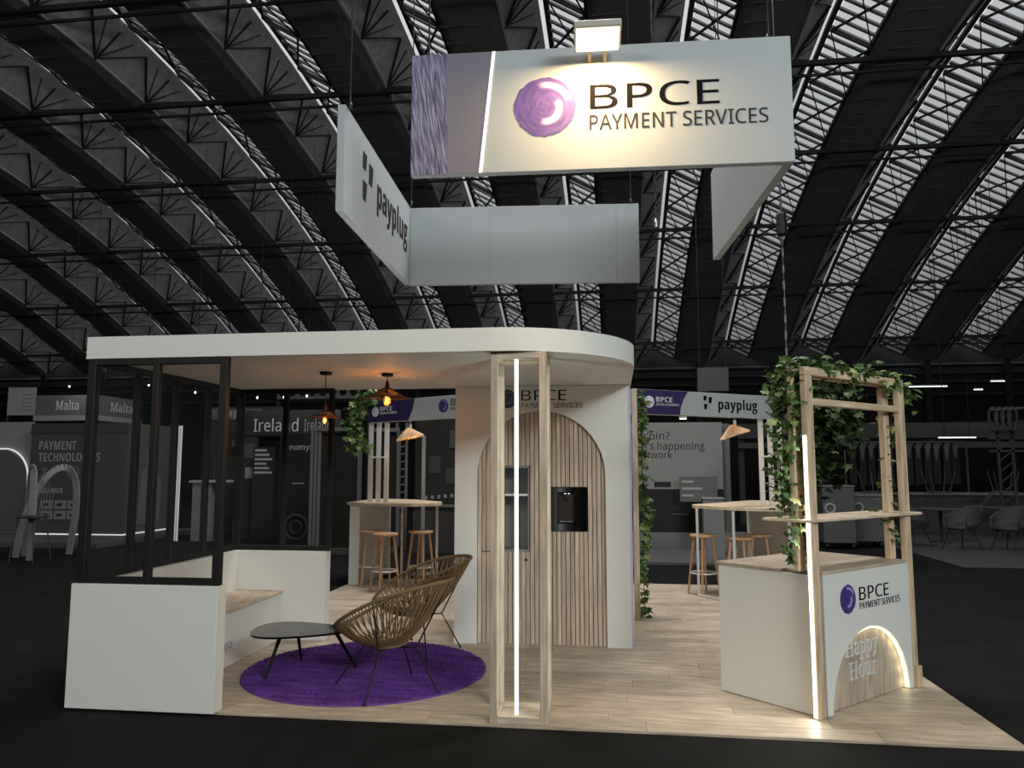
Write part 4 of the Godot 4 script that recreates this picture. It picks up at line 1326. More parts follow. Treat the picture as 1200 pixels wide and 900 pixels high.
func make_background() -> void:
	var st: SurfaceTool
	# post and climbing plant beside the cabin
	var pp := thing("timber_post", "pale timber post standing at the rear edge of the white cabin", "post", Vector3(0.215, 0, -8.44))
	st = S(); box(st, Vector3(0.06, 2.45, 0.06), Vector3(0, 1.225, 0), 0.004, 1); obj("post", st, M.pale_pine, pp)
	ivy_plant("narrow climbing ivy up the edge of the cabin behind the timber post", [Vector3(0.30, 0.05, -8.6), Vector3(0.29, 0.6, -8.58), Vector3(0.33, 1.1, -8.6), Vector3(0.29, 1.6, -8.58), Vector3(0.31, 2.1, -8.6), Vector3(0.28, 2.45, -8.6)], 260, 0.055, 0.085, "ivy at the rear of the stand")
	ivy_plant("bunch of ivy hanging at the outer end of the left fascia sign", [Vector3(-3.3, 2.58, -10.3), Vector3(-3.52, 2.5, -10.3), Vector3(-3.62, 2.3, -10.3), Vector3(-3.58, 2.05, -10.3), Vector3(-3.52, 1.85, -10.3)], 230, 0.13, 0.10, "ivy at the rear of the stand")
	# tree behind the kiosk
	var tr := ivy_plant("leafy green tree standing in the hall behind the kiosk", [Vector3(3.0, 1.35, -13.0), Vector3(3.1, 1.75, -13.0), Vector3(3.0, 2.2, -12.9), Vector3(3.4, 2.35, -13.0), Vector3(3.65, 2.3, -13.1), Vector3(3.4, 2.75, -13.0), Vector3(3.05, 2.85, -13.0)], 1500, 0.42, 0.14, "", 0.38, "tree")
	tr.name = "tree"
	st = S(); tube(st, [Vector3(0.15, -1.366, 0), Vector3(0.1, -0.2, 0), Vector3(0.12, 0.9, 0)], 0.045, 8, false, 0.02); obj("trunk", st, mat("bark", Color(0.14, 0.11, 0.08), 0.9), tr)

	# --- left: printed wall of the neighbouring stand
	var w := thing("printed_booth", "dark grey exhibition stand printed with large payment technologies lettering", "stand", Vector3(-13.21, 0, -16))
	panel(w, "front_wall", Vector3(0, 0.1, -0.1), Vector3(2.35, 2.6, 0), g(0.30))
	panel(w, "side_wall", Vector3(2.25, 0.1, -1.9), Vector3(2.35, 2.6, -0.1), g(0.36))
	panel(w, "base_platform", Vector3(-1.5, -0.016, -2.2), Vector3(2.9, 0.09, 1.6), g(0.34))
	panel(w, "top_band", Vector3(-0.02, 2.37, -0.02), Vector3(2.37, 2.6, 0.02), g(0.26))
	for q in [[Vector3(0, 0.1, 0.002), Vector3(2.35, 0.125, 0.02)], [Vector3(2.352, 0.1, -1.9), Vector3(2.37, 0.125, 0.0)]]:
		panel(w, "light_line", q[0], q[1], glow("base_line", Color(1, 1, 1), 0.45), 0.0)
	var lt := g(0.62)
	text("lettering", "PAYMENT", "Droid Sans", true, 0.92, 0.2, 0.004, lt, w, facing(Vector3(0.19, 2.0, 0.0)))
	text("lettering", "TECHNOLOGIES", "Droid Sans", true, 1.52, 0.2, 0.004, lt, w, facing(Vector3(0.19, 1.73, 0.0)))
	text("lettering", "2", "Droid Sans", false, 0.11, 0.19, 0.004, lt, w, facing(Vector3(0.28, 1.37, 0.0)))
	for q in [Vector2(0.33, 1.46), Vector2(1.07, 1.48)]:
		st = S()
		var ring := []
		for i in 24: ring.append(Vector3(q.x + cos(TAU * i / 24) * 0.14, q.y + sin(TAU * i / 24) * 0.14, 0.006))
		tube(st, ring, 0.008, 5, true)
		obj("ring_mark", st, g(0.5), w)
	text("lettering", "CONSUMER", "Droid Sans", true, 0.75, 0.12, 0.004, lt, w, facing(Vector3(0.1, 1.02, 0.0)))
	for r in 2:
		for k in 3:
			var x := 0.33 + k * 0.33
			panel(w, "icon_tile", Vector3(x, 0.44 + r * 0.23, 0.0), Vector3(x + 0.29, 0.63 + r * 0.23, 0.012), g(0.55))
			panel(w, "icon_mark", Vector3(x + 0.07, 0.5 + r * 0.23, 0.012), Vector3(x + 0.2, 0.57 + r * 0.23, 0.016), g(0.2))
	# printed figure on the side wall
	st = S()
	var turn := Transform3D(Basis(Vector3.UP, PI / 2), Vector3(2.352, 0, 0))
	prism(st, PackedVector2Array([Vector2(0.5, 0.3), Vector2(1.35, 0.3), Vector2(1.38, 1.3), Vector2(1.15, 1.55), Vector2(1.02, 1.62), Vector2(1.1, 1.95), Vector2(0.92, 2.1), Vector2(0.74, 1.95), Vector2(0.8, 1.62), Vector2(0.6, 1.5)]), 0, 0.003, turn)
	obj("figure_print", st, g(0.46), w)
	# light grey neighbour with an arched light line
	w = thing("grey_booth", "light grey exhibition wall with an arched line of light at the far left", "stand", Vector3(-16.5, 0, -16.2))
	panel(w, "wall", Vector3(0, 0.1, -0.1), Vector3(3.1, 2.65, 0), g(0.58))
	st = S()
	var pts := [Vector3(2.1, 0.25, 0.05)]
	pts = []
	for i in 17:
		var a := PI / 2 * (1.0 - i / 16.0)
		pts.append(Vector3(2.5 + 0.62 * cos(a), 1.35 + 0.68 * sin(a), 0.05))
	pts.append(Vector3(3.12, 0.3, 0.05))
	pts.push_front(Vector3(1.2, 2.03, 0.05))
	tube(st, pts, 0.02, 6)
	obj("arched_light", st, glow("arch_line", Color(1, 1, 1), 0.4), w)
	st = S(); prism(st, PackedVector2Array([Vector2(1.2, 0.15), Vector2(3.1, 0.15), Vector2(3.1, 1.4), Vector2(2.95, 1.75), Vector2(2.5, 2.02), Vector2(1.2, 2.02)]), 0.0, 0.03); obj("arch_panel", st, g(0.38), w)
	# high fascia reading Malta
	w = thing("fascia_box", "high grey fascia box lettered Malta on two faces", "sign", Vector3(-14.84, 2.93, -18))
	panel(w, "front_face", Vector3(0, 0, -0.08), Vector3(1.72, 0.52, 0), g(0.42))
	panel(w, "lower_band", Vector3(-0.02, -0.14, -1.9), Vector3(1.74, -0.002, 0.02), g(0.62))
	panel(w, "side_face", Vector3(1.64, 0, -1.9), Vector3(1.72, 0.52, -0.081), g(0.42))
	text("lettering", "Malta", "Droid Serif", false, 0.66, 0.25, 0.004, g(0.85), w, facing(Vector3(0.58, 0.14, 0.0)))
	text("lettering", "Malta", "Droid Serif", false, 0.95, 0.25, 0.004, g(0.85), w, Transform3D(Basis(Vector3.UP, PI / 2), Vector3(1.72, 0.14, -0.55)))
	panel(w, "leg", Vector3(0.0, -2.96, -1.9), Vector3(0.1, -0.14, -1.8), g(0.2))
	panel(w, "leg", Vector3(1.6, -2.96, -1.9), Vector3(1.7, -0.14, -1.8), g(0.2))
	w = thing("banner", "pale hanging banner with small print beside the Malta fascia", "banner", Vector3(-15.55, 2.94, -17.9), 8)
	panel(w, "cloth", Vector3(0, 0, -0.02), Vector3(0.72, 0.72, 0), g(0.60), 0.001)
	for i in 5: panel(w, "print_line", Vector3(0.38, 0.12 + i * 0.1, 0.0), Vector3(0.62, 0.135 + i * 0.1, 0.003), g(0.3), 0.0)
	panel(w, "pole", Vector3(-0.02, -2.95, -0.05), Vector3(0.02, 0.75, -0.02), g(0.2))
	# hoop seat and stool
	w = thing("hoop_frame", "pale bent timber hoop frame standing in front of the left neighbour stand", "frame", Vector3(-10.3, -0.016, -12.6))
	for q in [[0.0, -0.12, 1.0], [0.32, -0.5, -1.0]]:
		st = S()
		var prev := Vector3.ZERO
		for i in 25:
			var a := PI * i / 24.0
			var p := Vector3(-0.15 + 0.3 * cos(a) + q[0] * sin(a), 1.62 * pow(sin(a), 0.75), q[1] + 0.3 * cos(a) * q[2])
			if i > 0: bar(st, prev, p, 0.12, 0.03, Vector3.BACK)
			prev = p
		obj("hoop", st, g(0.55), w)
	var bs := thing("wire_stool", "dark wire bar stool standing under the bent hoop frame", "stool", Vector3(-10.05, -0.016, -12.3))
	st = S(); box(st, Vector3(0.38, 0.04, 0.36), Vector3(0, 0.76, 0), 0.015); obj("seat", st, g(0.22), bs)
	st = S()
	for i in 8: tube(st, [Vector3(-0.19 + i * 0.054, 0.78, -0.18), Vector3(-0.19 + i * 0.054, 1.25 + 0.12 * sin(PI * i / 7.0), -0.24)], 0.006, 4)
	obj("back_wires", st, g(0.4), bs)
	for q in [Vector2(-1, -1), Vector2(1, -1), Vector2(-1, 1), Vector2(1, 1)]:
		st = S(); tube(st, [Vector3(q.x * 0.15, 0.75, q.y * 0.14), Vector3(q.x * 0.23, 0.0, q.y * 0.21)], 0.012, 5); obj("leg", st, g(0.25), bs)
	# battens and counter
	for i in 3:
		var b := thing("light_batten", ["leftmost of three tall glowing battens seen through the glass", "middle of three tall glowing battens seen through the glass", "rightmost of three tall glowing battens seen through the glass"][i], "batten", Vector3(-9.68 + 0.085 * i, 0, -16 + 0.05 * i), 0, "tall battens beyond the glass")
		panel(b, "batten", Vector3(-0.017, 0.0, -0.03), Vector3(0.017, 2.52, 0.0), glow("batten_glow", Color(1, 1, 1), 0.16))
	w = thing("reception_counter", "plain grey reception counter with a ledge seen through the glass", "counter", Vector3(-9.3, -0.016, -16.1))
	panel(w, "body", Vector3(0, 0, -0.5), Vector3(0.44, 1.28, 0), g(0.5))
	panel(w, "ledge", Vector3(-0.06, 1.281, -0.55), Vector3(0.7, 1.33, 0.05), g(0.7))
	w = thing("tall_booth", "dark booth wall with small lettered panels behind the grey counter", "stand", Vector3(-9.9, -0.016, -17.8))
	panel(w, "wall", Vector3(0, 0, -0.1), Vector3(2.0, 3.1, 0), g(0.17))
	panel(w, "name_band", Vector3(0.05, 2.78, 0.0), Vector3(1.35, 3.05, 0.03), g(0.34))
	text("lettering", "papara", "Droid Sans", true, 0.9, 0.2, 0.004, g(0.6), w, facing(Vector3(0.3, 2.8, 0.03)))
	panel(w, "logo_tile", Vector3(0.25, 2.1, 0.0), Vector3(0.5, 2.35, 0.02), g(0.5))
	text("lettering", "papara", "Droid Sans", true, 0.8, 0.2, 0.004, g(0.5), w, facing(Vector3(0.6, 2.1, 0.0)))
	for i in 4: panel(w, "shelf_panel", Vector3(0.15 + 0.32 * i, 0.4, 0.0), Vector3(0.4 + 0.32 * i, 1.9, 0.03), g(0.24))
	# Ireland
	w = thing("country_booth", "dark booth with a high fascia lettered Ireland beyond the rear glass", "stand", Vector3(-8.75, -0.016, -17.1))
	panel(w, "back_wall", Vector3(0, 0, -0.6), Vector3(2.6, 2.35, -0.5), g(0.12))
	panel(w, "fascia", Vector3(0, 2.36, -0.1), Vector3(2.45, 2.95, 0), g(0.16))
	letters("Ireland", "Droid Sans", false, 1.1, 0.31, 0.004, g(0.8), w, facing(Vector3(0.34, 2.45, 0.0)))
	text("lettering", "Ireland", "Droid Sans", false, 0.66, 0.30, 0.004, g(0.6), w, facing(Vector3(1.58, 2.45, 0.0)))
	panel(w, "post", Vector3(0.02, 0, -0.4), Vector3(0.12, 2.35, -0.02), g(0.2))
	panel(w, "post", Vector3(2.33, 0, -0.4), Vector3(2.43, 2.35, -0.02), g(0.2))
	var pst := thing("poster_board", "lit poster board with lines of pale print under the Ireland fascia", "poster", Vector3(-8.15, 1.38, -16.6))
	panel(pst, "board", Vector3(0, -1.41, -0.04), Vector3(0.5, 0.68, 0), g(0.16))
	for i in 6: panel(pst, "print_line", Vector3(0.04, 0.08 + i * 0.1, 0), Vector3(0.46 - (i % 3) * 0.07, 0.13 + i * 0.1, 0.004), g(0.72), 0.0)
	pst = thing("poster_board", "narrow dark notice board with framed panels left of the poster under the Ireland fascia", "poster", Vector3(-8.56, 1.3, -16.9))
	panel(pst, "board", Vector3(0, -1.33, -0.04), Vector3(0.36, 1.0, 0), g(0.2))
	panel(pst, "notice", Vector3(0.05, 0.52, 0), Vector3(0.31, 0.85, 0.01), g(0.34))
	panel(pst, "notice", Vector3(0.08, 0.05, 0), Vector3(0.28, 0.3, 0.01), g(0.7))
	w = thing("lattice_beam", "long dark beam with round holes above the Ireland fascia", "beam", Vector3(-9.2, 3.46, -20))
	st = S()
	var holes := 9
	for i in holes:
		var cx := 0.15 + 0.29 * i
		for k in 16:
			var a0 := TAU * k / 16
			var a1 := TAU * (k + 1) / 16
			var p0 := Vector2(cos(a0), sin(a0))
			var p1 := Vector2(cos(a1), sin(a1))
			var e0 := p0 / maxf(absf(p0.x), absf(p0.y)) * Vector2(0.145, 0.19)
			var e1 := p1 / maxf(absf(p1.x), absf(p1.y)) * Vector2(0.145, 0.19)
			p0 *= 0.115; p1 *= 0.115
			for zz in [0.0, -0.06]:
				quad(st, Vector3(cx + p0.x, 0.19 + p0.y, zz), Vector3(cx + p1.x, 0.19 + p1.y, zz), Vector3(cx + e1.x, 0.19 + e1.y, zz), Vector3(cx + e0.x, 0.19 + e0.y, zz), Vector3(0, 0, 1 if zz == 0.0 else -1))
			quad(st, Vector3(cx + p0.x, 0.19 + p0.y, 0), Vector3(cx + p1.x, 0.19 + p1.y, 0), Vector3(cx + p1.x, 0.19 + p1.y, -0.06), Vector3(cx + p0.x, 0.19 + p0.y, -0.06), Vector3(-p0.x, -p0.y, 0))
	obj("pierced_beam", st, g(0.34), w)
	for x in [0.0, 2.6]: panel(w, "upright", Vector3(x - 0.04, -3.49, -0.2), Vector3(x + 0.04, 0.4, -0.08), g(0.15))
	# nomyx
	w = thing("black_kiosk", "black kiosk wall lettered nomyx with a ring emblem", "stand", Vector3(-6.8, -0.016, -15))
	panel(w, "wall", Vector3(0, 0, -0.2), Vector3(0.85, 2.3, 0), g(0.07))
	text("lettering", "nomyx", "Droid Sans", false, 0.5, 0.13, 0.004, g(0.75), w, facing(Vector3(0.22, 1.93, 0.0)))
	st = S(); prism(st, PackedVector2Array([Vector2(0.08, 2.0), Vector2(0.12, 1.95), Vector2(0.18, 2.04), Vector2(0.12, 2.03)]), 0, 0.004); obj("bird_mark", st, g(0.8), w)
	for rr in [[0.24, 0.03], [0.12, 0.02]]:
		st = S()
		var ring := []
		for i in 28: ring.append(Vector3(0.4 + cos(TAU * i / 28) * rr[0], 0.42 + sin(TAU * i / 28) * rr[0], 0.01))
		tube(st, ring, rr[1], 6, true)
		obj("ring_emblem", st, g(0.3), w)
	panel(w, "caption", Vector3(0.3, 1.28, 0), Vector3(0.55, 1.31, 0.004), g(0.5), 0.0)
	# grey framed black doors
	for i in 2:
		w = thing("framed_panel", ["tall black panel in a ribbed grey frame behind the smaller pendant", "tall black panel in a grey frame beside the left bar table"][i], "panel", [Vector3(-5.72, -0.016, -14), Vector3(-4.72, -0.016, -14.4)][i])
		var ww: float = [0.98, 0.62][i]
		panel(w, "black_panel", Vector3(0.08, 0.1, -0.1), Vector3(ww - 0.06, 2.28, -0.04), g(0.05))
		for k in (3 if i == 0 else 1): panel(w, "frame_post", Vector3(0.07 * k, 0, -0.1), Vector3(0.07 * k + 0.05, 2.37, 0.02 - 0.01 * k), g(0.42))
		panel(w, "frame_post", Vector3(ww - 0.06, 0, -0.1), Vector3(ww, 2.37, 0.0), g(0.36))
		panel(w, "frame_head", Vector3(0, 2.3, -0.1), Vector3(ww, 2.37, 0.015), g(0.4))
		panel(w, "frame_foot", Vector3(0, 0, -0.1), Vector3(ww, 0.12, 0.015), g(0.26))
	w = thing("display_wall", "black display wall with dim lettered panels behind the left bar table", "stand", Vector3(-3.95, -0.016, -15))
	panel(w, "wall", Vector3(0, 0, -0.1), Vector3(1.5, 2.6, 0), g(0.08))
	for q in [[0.28, 1.5, 0.24, 0.34], [0.62, 1.3, 0.2, 0.3], [0.95, 1.65, 0.25, 0.3]]:
		panel(w, "panel", Vector3(q[0], q[1], 0), Vector3(q[0] + q[2], q[1] + q[3], 0.01), g(0.2))
	for i in 5: panel(w, "tag", Vector3(0.2 + i * 0.13, 0.98 + i * 0.012, 0), Vector3(0.26 + i * 0.13, 1.05 + i * 0.012, 0.01), g(0.5))
	text("lettering", "2", "Droid Sans", true, 0.14, 0.22, 0.004, g(0.65), w, facing(Vector3(0.84, 1.62, 0.0)))
	panel(w, "counter", Vector3(0.1, 0, 0.1), Vector3(1.35, 0.86, 0.5), g(0.2))
	panel(w, "counter_top", Vector3(0.05, 0.861, 0.06), Vector3(1.4, 0.89, 0.54), g(0.35))
	panel(w, "glazed_strip", Vector3(0.7, 2.0, 0.0), Vector3(1.3, 2.35, 0.02), g(0.25))
	w = thing("signal_post", "slim grey post with slots rising behind the left rattan lamp", "post", Vector3(-2.92, -0.016, -11.6))
	panel(w, "post", Vector3(-0.025, 0, -0.025), Vector3(0.025, 2.1, 0.025), g(0.6))
	panel(w, "foot", Vector3(-0.15, 0, -0.15), Vector3(0.15, 0.02, 0.15), g(0.4))
	w = thing("truss_tower", "dark ladder truss upright behind the left bar table battens", "truss", Vector3(-4.3, -0.016, -14.9))
	st = S()
	for x in [0.0, 0.2]: bar(st, Vector3(x, 0, 0), Vector3(x, 2.5, 0), 0.045, 0.045, Vector3.FORWARD)
	for i in 16: bar(st, Vector3(0, 0.15 * i + 0.05, 0), Vector3(0.2, 0.15 * i + 0.1, 0), 0.02, 0.03)
	obj("ladder_truss", st, g(0.4), w)
	# row of tiny spot lamps
	var lamps := [Vector3(-13.6, 3.62, -17.6), Vector3(-13.05, 3.58, -17.6), Vector3(-11.9, 3.7, -18.3), Vector3(-8.2, 3.2, -16.8), Vector3(-7.55, 3.2, -16.8), Vector3(-7.0, 3.22, -16.8), Vector3(-6.35, 3.05, -16.8), Vector3(-9.8, 3.35, -16.9)]
	for i in lamps.size():
		var sp := thing("booth_spotlight", ["tiny spot lamp at the left end of the Malta fascia", "tiny spot lamp above the first Malta lettering", "tiny spot lamp above the side face of the Malta fascia seen through the glass", "tiny spot lamp above the letter I of Ireland", "tiny spot lamp above the middle of the word Ireland", "tiny spot lamp above the last letter of Ireland", "tiny spot lamp near the smaller amber pendant", "tiny spot lamp above the three tall glowing battens"][i], "spotlight", lamps[i], 0, "tiny booth spot lamps")
		st = S(); tube(st, [Vector3(0, 0.07, -0.03), Vector3(0, 6.0, -0.03)], 0.006, 4); obj("hanger", st, M.black, sp)
		st = S(); tube(st, [Vector3(0, 0.02, 0), Vector3(0, 0.08, -0.03)], 0.025, 8); obj("body", st, M.black, sp)
		st = S(); lathe(st, [Vector2(0, -0.02), Vector2(0.018, -0.012), Vector2(0.022, 0.01), Vector2(0.018, 0.02)], 10); obj("lens", st, glow("tiny_spot", Color(1, 1, 1), 2.0), sp)
		bulb(sp, Vector3(0, -0.005, 0), 0.05, Color(1, 1, 1), 0.02)
	# Bitcoin wall
	w = thing("message_stand", "grey exhibition wall printed with a message about Bitcoin behind the right bar table", "stand", Vector3(-0.6, -0.016, -15.5))
	panel(w, "wall", Vector3(0, 1.19, -0.15), Vector3(2.69, 2.5, 0), g(0.5))
	panel(w, "edge", Vector3(2.692, 0, -0.9), Vector3(2.85, 2.48, -0.14), g(0.4))
	panel(w, "dark_wall", Vector3(0, 0.36, -0.15), Vector3(2.69, 1.189, -0.01), g(0.06))
	panel(w, "plinth", Vector3(-0.1, 0, -0.3), Vector3(3.1, 0.355, 0.05), g(0.42))
	
	var ik := g(0.1)
	text("lettering", "What is Bitcoin?", "Droid Sans", false, 1.6, 0.17, 0.003, ik, w, facing(Vector3(0.08, 2.16, 0.0)))
	text("lettering", "possible... It's happening", "Droid Sans", false, 2.15, 0.2, 0.003, ik, w, facing(Vector3(0.2, 1.92, 0.0)))
	text("lettering", "Lightning Network", "Droid Sans", false, 1.55, 0.19, 0.003, ik, w, facing(Vector3(0.17, 1.75, 0.0)))
	panel(w, "tag", Vector3(1.36, 1.235, 0), Vector3(1.68, 1.335, 0.01), g(0.08))
	panel(w, "slot", Vector3(1.7, 0.7, -0.01), Vector3(2.0, 0.715, 0.0), g(0.4), 0.0)
	w = thing("floor_platform", "low grey platform in front of the message wall", "platform", Vector3(-1.8, -0.016, -15.44))
	panel(w, "deck", Vector3(0, 0.001, 0.06), Vector3(5.4, 0.05, 2.2), g(0.36))
	w = thing("info_board", "dark grey notice board with pale lines in front of the message wall", "board", Vector3(1.22, 0.95, -15.1))
	panel(w, "board", Vector3(0, 0, -0.04), Vector3(0.7, 0.48, 0), g(0.36))
	for i in 3: panel(w, "print_line", Vector3(0.04, 0.1 + i * 0.13, 0), Vector3(0.26 + 0.16 * (i % 2), 0.14 + i * 0.13, 0.004), g(0.6), 0.0)
	panel(w, "stand_leg", Vector3(0.33, -0.928, -0.06), Vector3(0.37, 0.0, -0.02), g(0.2))
	w = thing("pedestal", "plain grey pedestal column left of the right bar table battens", "pedestal", Vector3(1.55, 0.022, -14.2))
	panel(w, "body", Vector3(0, 0, -0.3), Vector3(0.36, 1.01, 0), g(0.46))
	panel(w, "cap", Vector3(-0.015, 1.011, -0.31), Vector3(0.375, 1.04, 0.015), g(0.55))
	w = thing("hanging_board", "dark square sign board hung above the right fascia sign", "sign", Vector3(1.7, 3.15, -16))
	panel(w, "board", Vector3(0, 0, -0.05), Vector3(0.62, 0.48, 0), g(0.26))
	for x in [0.05, 0.57]:
		st = S(); tube(st, [Vector3(x, 0.48, -0.02), Vector3(x, 8.5, -0.02)], 0.006, 4); obj("wire", st, M.chain, w)
	cafe()

func cafe() -> void:
	var st: SurfaceTool
	var c := armchair()
	tag(c, "grey padded armchair on thin legs at the front of the dark cafe area", "armchair", "padded cafe armchairs")
	c.position = Vector3(6.75, -0.012, -16.4)
	c.rotation_degrees.y = -70
	dup(c, Vector3(7.55, -0.012, -16.2), -60, "grey padded armchair at the right edge beside the first cafe armchair")
	dup(c, Vector3(6.05, -0.012, -17.0), 120, "dark padded armchair facing away behind the cafe table")
	# tables with chairs turned up on them
	for i in 3:
		var at: Vector3 = [Vector3(7.0, -0.012, -18.0), Vector3(5.75, -0.012, -18.2), Vector3(8.6, -0.012, -18.6)][i]
		var t := thing("cafe_table", ["dark cafe table behind the padded armchairs carrying an upturned chair", "dark cafe table behind the kiosk posts carrying an upturned chair", "dark cafe table farther right under the cable truss carrying an upturned chair"][i], "table", at, 0, "cafe tables")
		st = S(); lathe(st, [Vector2(0, 0.70), Vector2(0.43, 0.70), Vector2(0.45, 0.715), Vector2(0.44, 0.73), Vector2(0, 0.73)], 28); obj("table_top", st, g(0.3), t)
		st = S(); lathe(st, [Vector2(0.03, 0.70), Vector2(0.03, 0.03), Vector2(0.22, 0.02), Vector2(0.23, 0.0)], 16); obj("pedestal_leg", st, g(0.15), t)
		var u := thing("upturned_chair", ["wire chair resting upside down on the table behind the armchairs", "wire chair resting upside down on the table behind the kiosk posts", "wire chair resting upside down on the table under the cable truss"][i], "chair", at + Vector3(0, 1.05, 0), 40.0 * i, "upturned chairs")
		st = S(); box(st, Vector3(0.42, 0.03, 0.42), Vector3(0, 0.02, 0), 0.01); obj("seat", st, g(0.24), u)
		for q in [Vector2(-1, -1), Vector2(1, -1), Vector2(-1, 1), Vector2(1, 1)]:
			st = S(); tube(st, [Vector3(q.x * 0.16, 0.03, q.y * 0.16), Vector3(q.x * 0.25, 0.48, q.y * 0.25)], 0.012, 6); obj("leg", st, g(0.25), u)
		st = S()
		for k in 6: tube(st, [Vector3(-0.19 + 0.076 * k, 0.02, -0.21), Vector3(-0.17 + 0.068 * k, -0.30, -0.48)], 0.006, 4)
		tube(st, [Vector3(-0.2, -0.30, -0.48), Vector3(0.2, -0.30, -0.48)], 0.01, 5)
		obj("backrest", st, g(0.3), u)
	# counter run at the back
	var b := thing("cafe_counter", "long low grey counter across the back of the cafe area", "counter", Vector3(4.6, -0.016, -20))
	panel(b, "front", Vector3(0, 0, -0.5), Vector3(8, 0.95, 0), g(0.2))
	panel(b, "worktop", Vector3(-0.05, 0.951, -0.55), Vector3(8.05, 1.0, 0.05), g(0.42))
	# rack of clothes
	var r := thing("clothes_rack", "long dark clothes rail at the back of the hall", "clothes rack", Vector3(6.2, -0.016, -22))
	st = S(); tube(st, [Vector3(0, 2.3, 0), Vector3(3.1, 2.3, 0)], 0.02, 6); obj("rail", st, g(0.3), r)
	for x in [0.0, 1.55, 3.1]:
		st = S(); bar(st, Vector3(x, 0, 0), Vector3(x, 2.3, 0), 0.04, 0.04, Vector3.FORWARD); obj("upright", st, g(0.3), r)
	for i in 12:
		var x := 6.4 + 0.235 * i + rng.randf_range(-0.02, 0.02)
		var gm := thing("garment", "dark garment with a pale fringed collar, %s on the clothes rail" % ["leftmost", "second from the left", "third from the left", "fourth from the left", "fifth from the left", "sixth from the left", "sixth from the right", "fifth from the right", "fourth from the right", "third from the right", "second from the right", "rightmost"][i], "garment", Vector3(x, 2.26, -22), 0, "garments on the clothes rail")
		st = S()
		var lw := 0.085
		prism(st, PackedVector2Array([Vector2(-0.02, 0), Vector2(-lw, -0.12), Vector2(-lw - 0.01, -1.05 - rng.randf() * 0.2), Vector2(lw + 0.01, -1.1), Vector2(lw, -0.12), Vector2(0.02, 0)]), -0.1, 0.1)
		obj("cloth", st, g(0.06), gm)
		st = S(); prism(st, PackedVector2Array([Vector2(-0.02, 0.0), Vector2(-lw, -0.13), Vector2(-0.05, -0.16), Vector2(-0.03, -0.4 - rng.randf() * 0.15), Vector2(0.02, -0.42), Vector2(0.04, -0.18), Vector2(lw, -0.13), Vector2(0.02, 0.0)]), 0.1, 0.12); obj("collar", st, g(0.3), gm)
	# back band, light tubes
	b = thing("mezzanine_edge", "dim grey band of a low mezzanine above the clothes rail", "fascia", Vector3(3.5, 2.42, -22.6))
	panel(b, "band", Vector3(0, 0, -0.2), Vector3(10.5, 0.42, 0), g(0.22))
	panel(b, "lower_band", Vector3(0, -0.28, -0.2), Vector3(10.5, -0.12, -0.05), g(0.26))
	for x in [0.1, 5.2, 10.3]: panel(b, "column", Vector3(x - 0.08, -2.45, -0.4), Vector3(x + 0.08, -0.001, -0.21), g(0.2))
	var tubes := [[Vector3(8.4, 3.78, -22), 1.05, "long light tube high behind the right end of the kiosk"], [Vector3(8.68, 2.36, -21), 0.9, "light tube low over the clothes rail at the right"], [Vector3(10.2, 3.9, -22), 0.35, "short light tube in the upper right of the dark mezzanine"], [Vector3(9.7, 3.68, -22), 0.22, "smallest light tube between the two longer ones at the upper right"]]
	for q in tubes:
		var t := thing("light_tube", q[2], "lamp", q[0], 0, "light tubes over the cafe area")
		var ln: float = q[1]
		panel(t, "fitting", Vector3(-ln / 2, 0.02, -0.03), Vector3(ln / 2, 0.06, 0.03), g(0.2))
		panel(t, "tube", Vector3(-ln / 2, -0.015, -0.015), Vector3(ln / 2, 0.018, 0.015), glow("tube_white", Color(1, 1, 1), 0.8), 0.0)
		for xx in [-ln / 3, ln / 3]: panel(t, "hanger", Vector3(xx - 0.006, 0.06, -0.006), Vector3(xx + 0.006, 6.2, 0.006), g(0.1), 0.0)
		strip_light(t, Vector3(0, -0.02, 0), Vector3(0, -1, 0), Vector2(ln, 0.03), 0.12, Color(1, 1, 1))
	# truss with cable coils
	var tr := thing("lighting_truss", "grey lattice truss frame with a top rail at the right edge", "truss", Vector3(8.8, -0.016, -19.4))
	st = S()
	for x in [0.1, 0.42, 0.95, 1.25]:
		bar(st, Vector3(x, 0, 0), Vector3(x, 2.7, 0), 0.05, 0.05, Vector3.FORWARD)
	for y in [2.0, 2.3, 2.42, 2.7]: bar(st, Vector3(-0.1, y, 0), Vector3(2.2, y, 0), 0.05, 0.05)
	for i in 10:
		for x in [0.1, 0.95]: bar(st, Vector3(x, 0.25 * i, 0), Vector3(x + 0.31, 0.25 * (i + 1), 0), 0.025, 0.025)
	for i in 8: bar(st, Vector3(0.25 * i, 2.42 if i % 2 == 0 else 2.7, 0), Vector3(0.25 * (i + 1), 2.7 if i % 2 == 0 else 2.42, 0), 0.025, 0.025)
	obj("lattice", st, g(0.23), tr)
	st = S(); tube(st, [Vector3(-0.1, 2.95, 0.2), Vector3(2.2, 3.05, 0.2)], 0.035, 8); obj("top_rail", st, g(0.34), tr)
	for i in 4:
		var co := thing("cable_coil", ["first", "second", "third", "last"][i] + " cable coil from the left slung on the truss rail", "cable", Vector3(8.75 + 0.12 * i, 2.72, -19.2), 0, "cable coils on the truss")
		st = S()
		var pts := []
		for k in 20: pts.append(Vector3(0.09 * cos(TAU * k / 20) + 0.02 * i, 0.27 * sin(TAU * k / 20), 0.03 * sin(TAU * k / 10)))
		tube(st, pts, 0.028, 6, true)
		obj("coil", st, g(0.26), co)
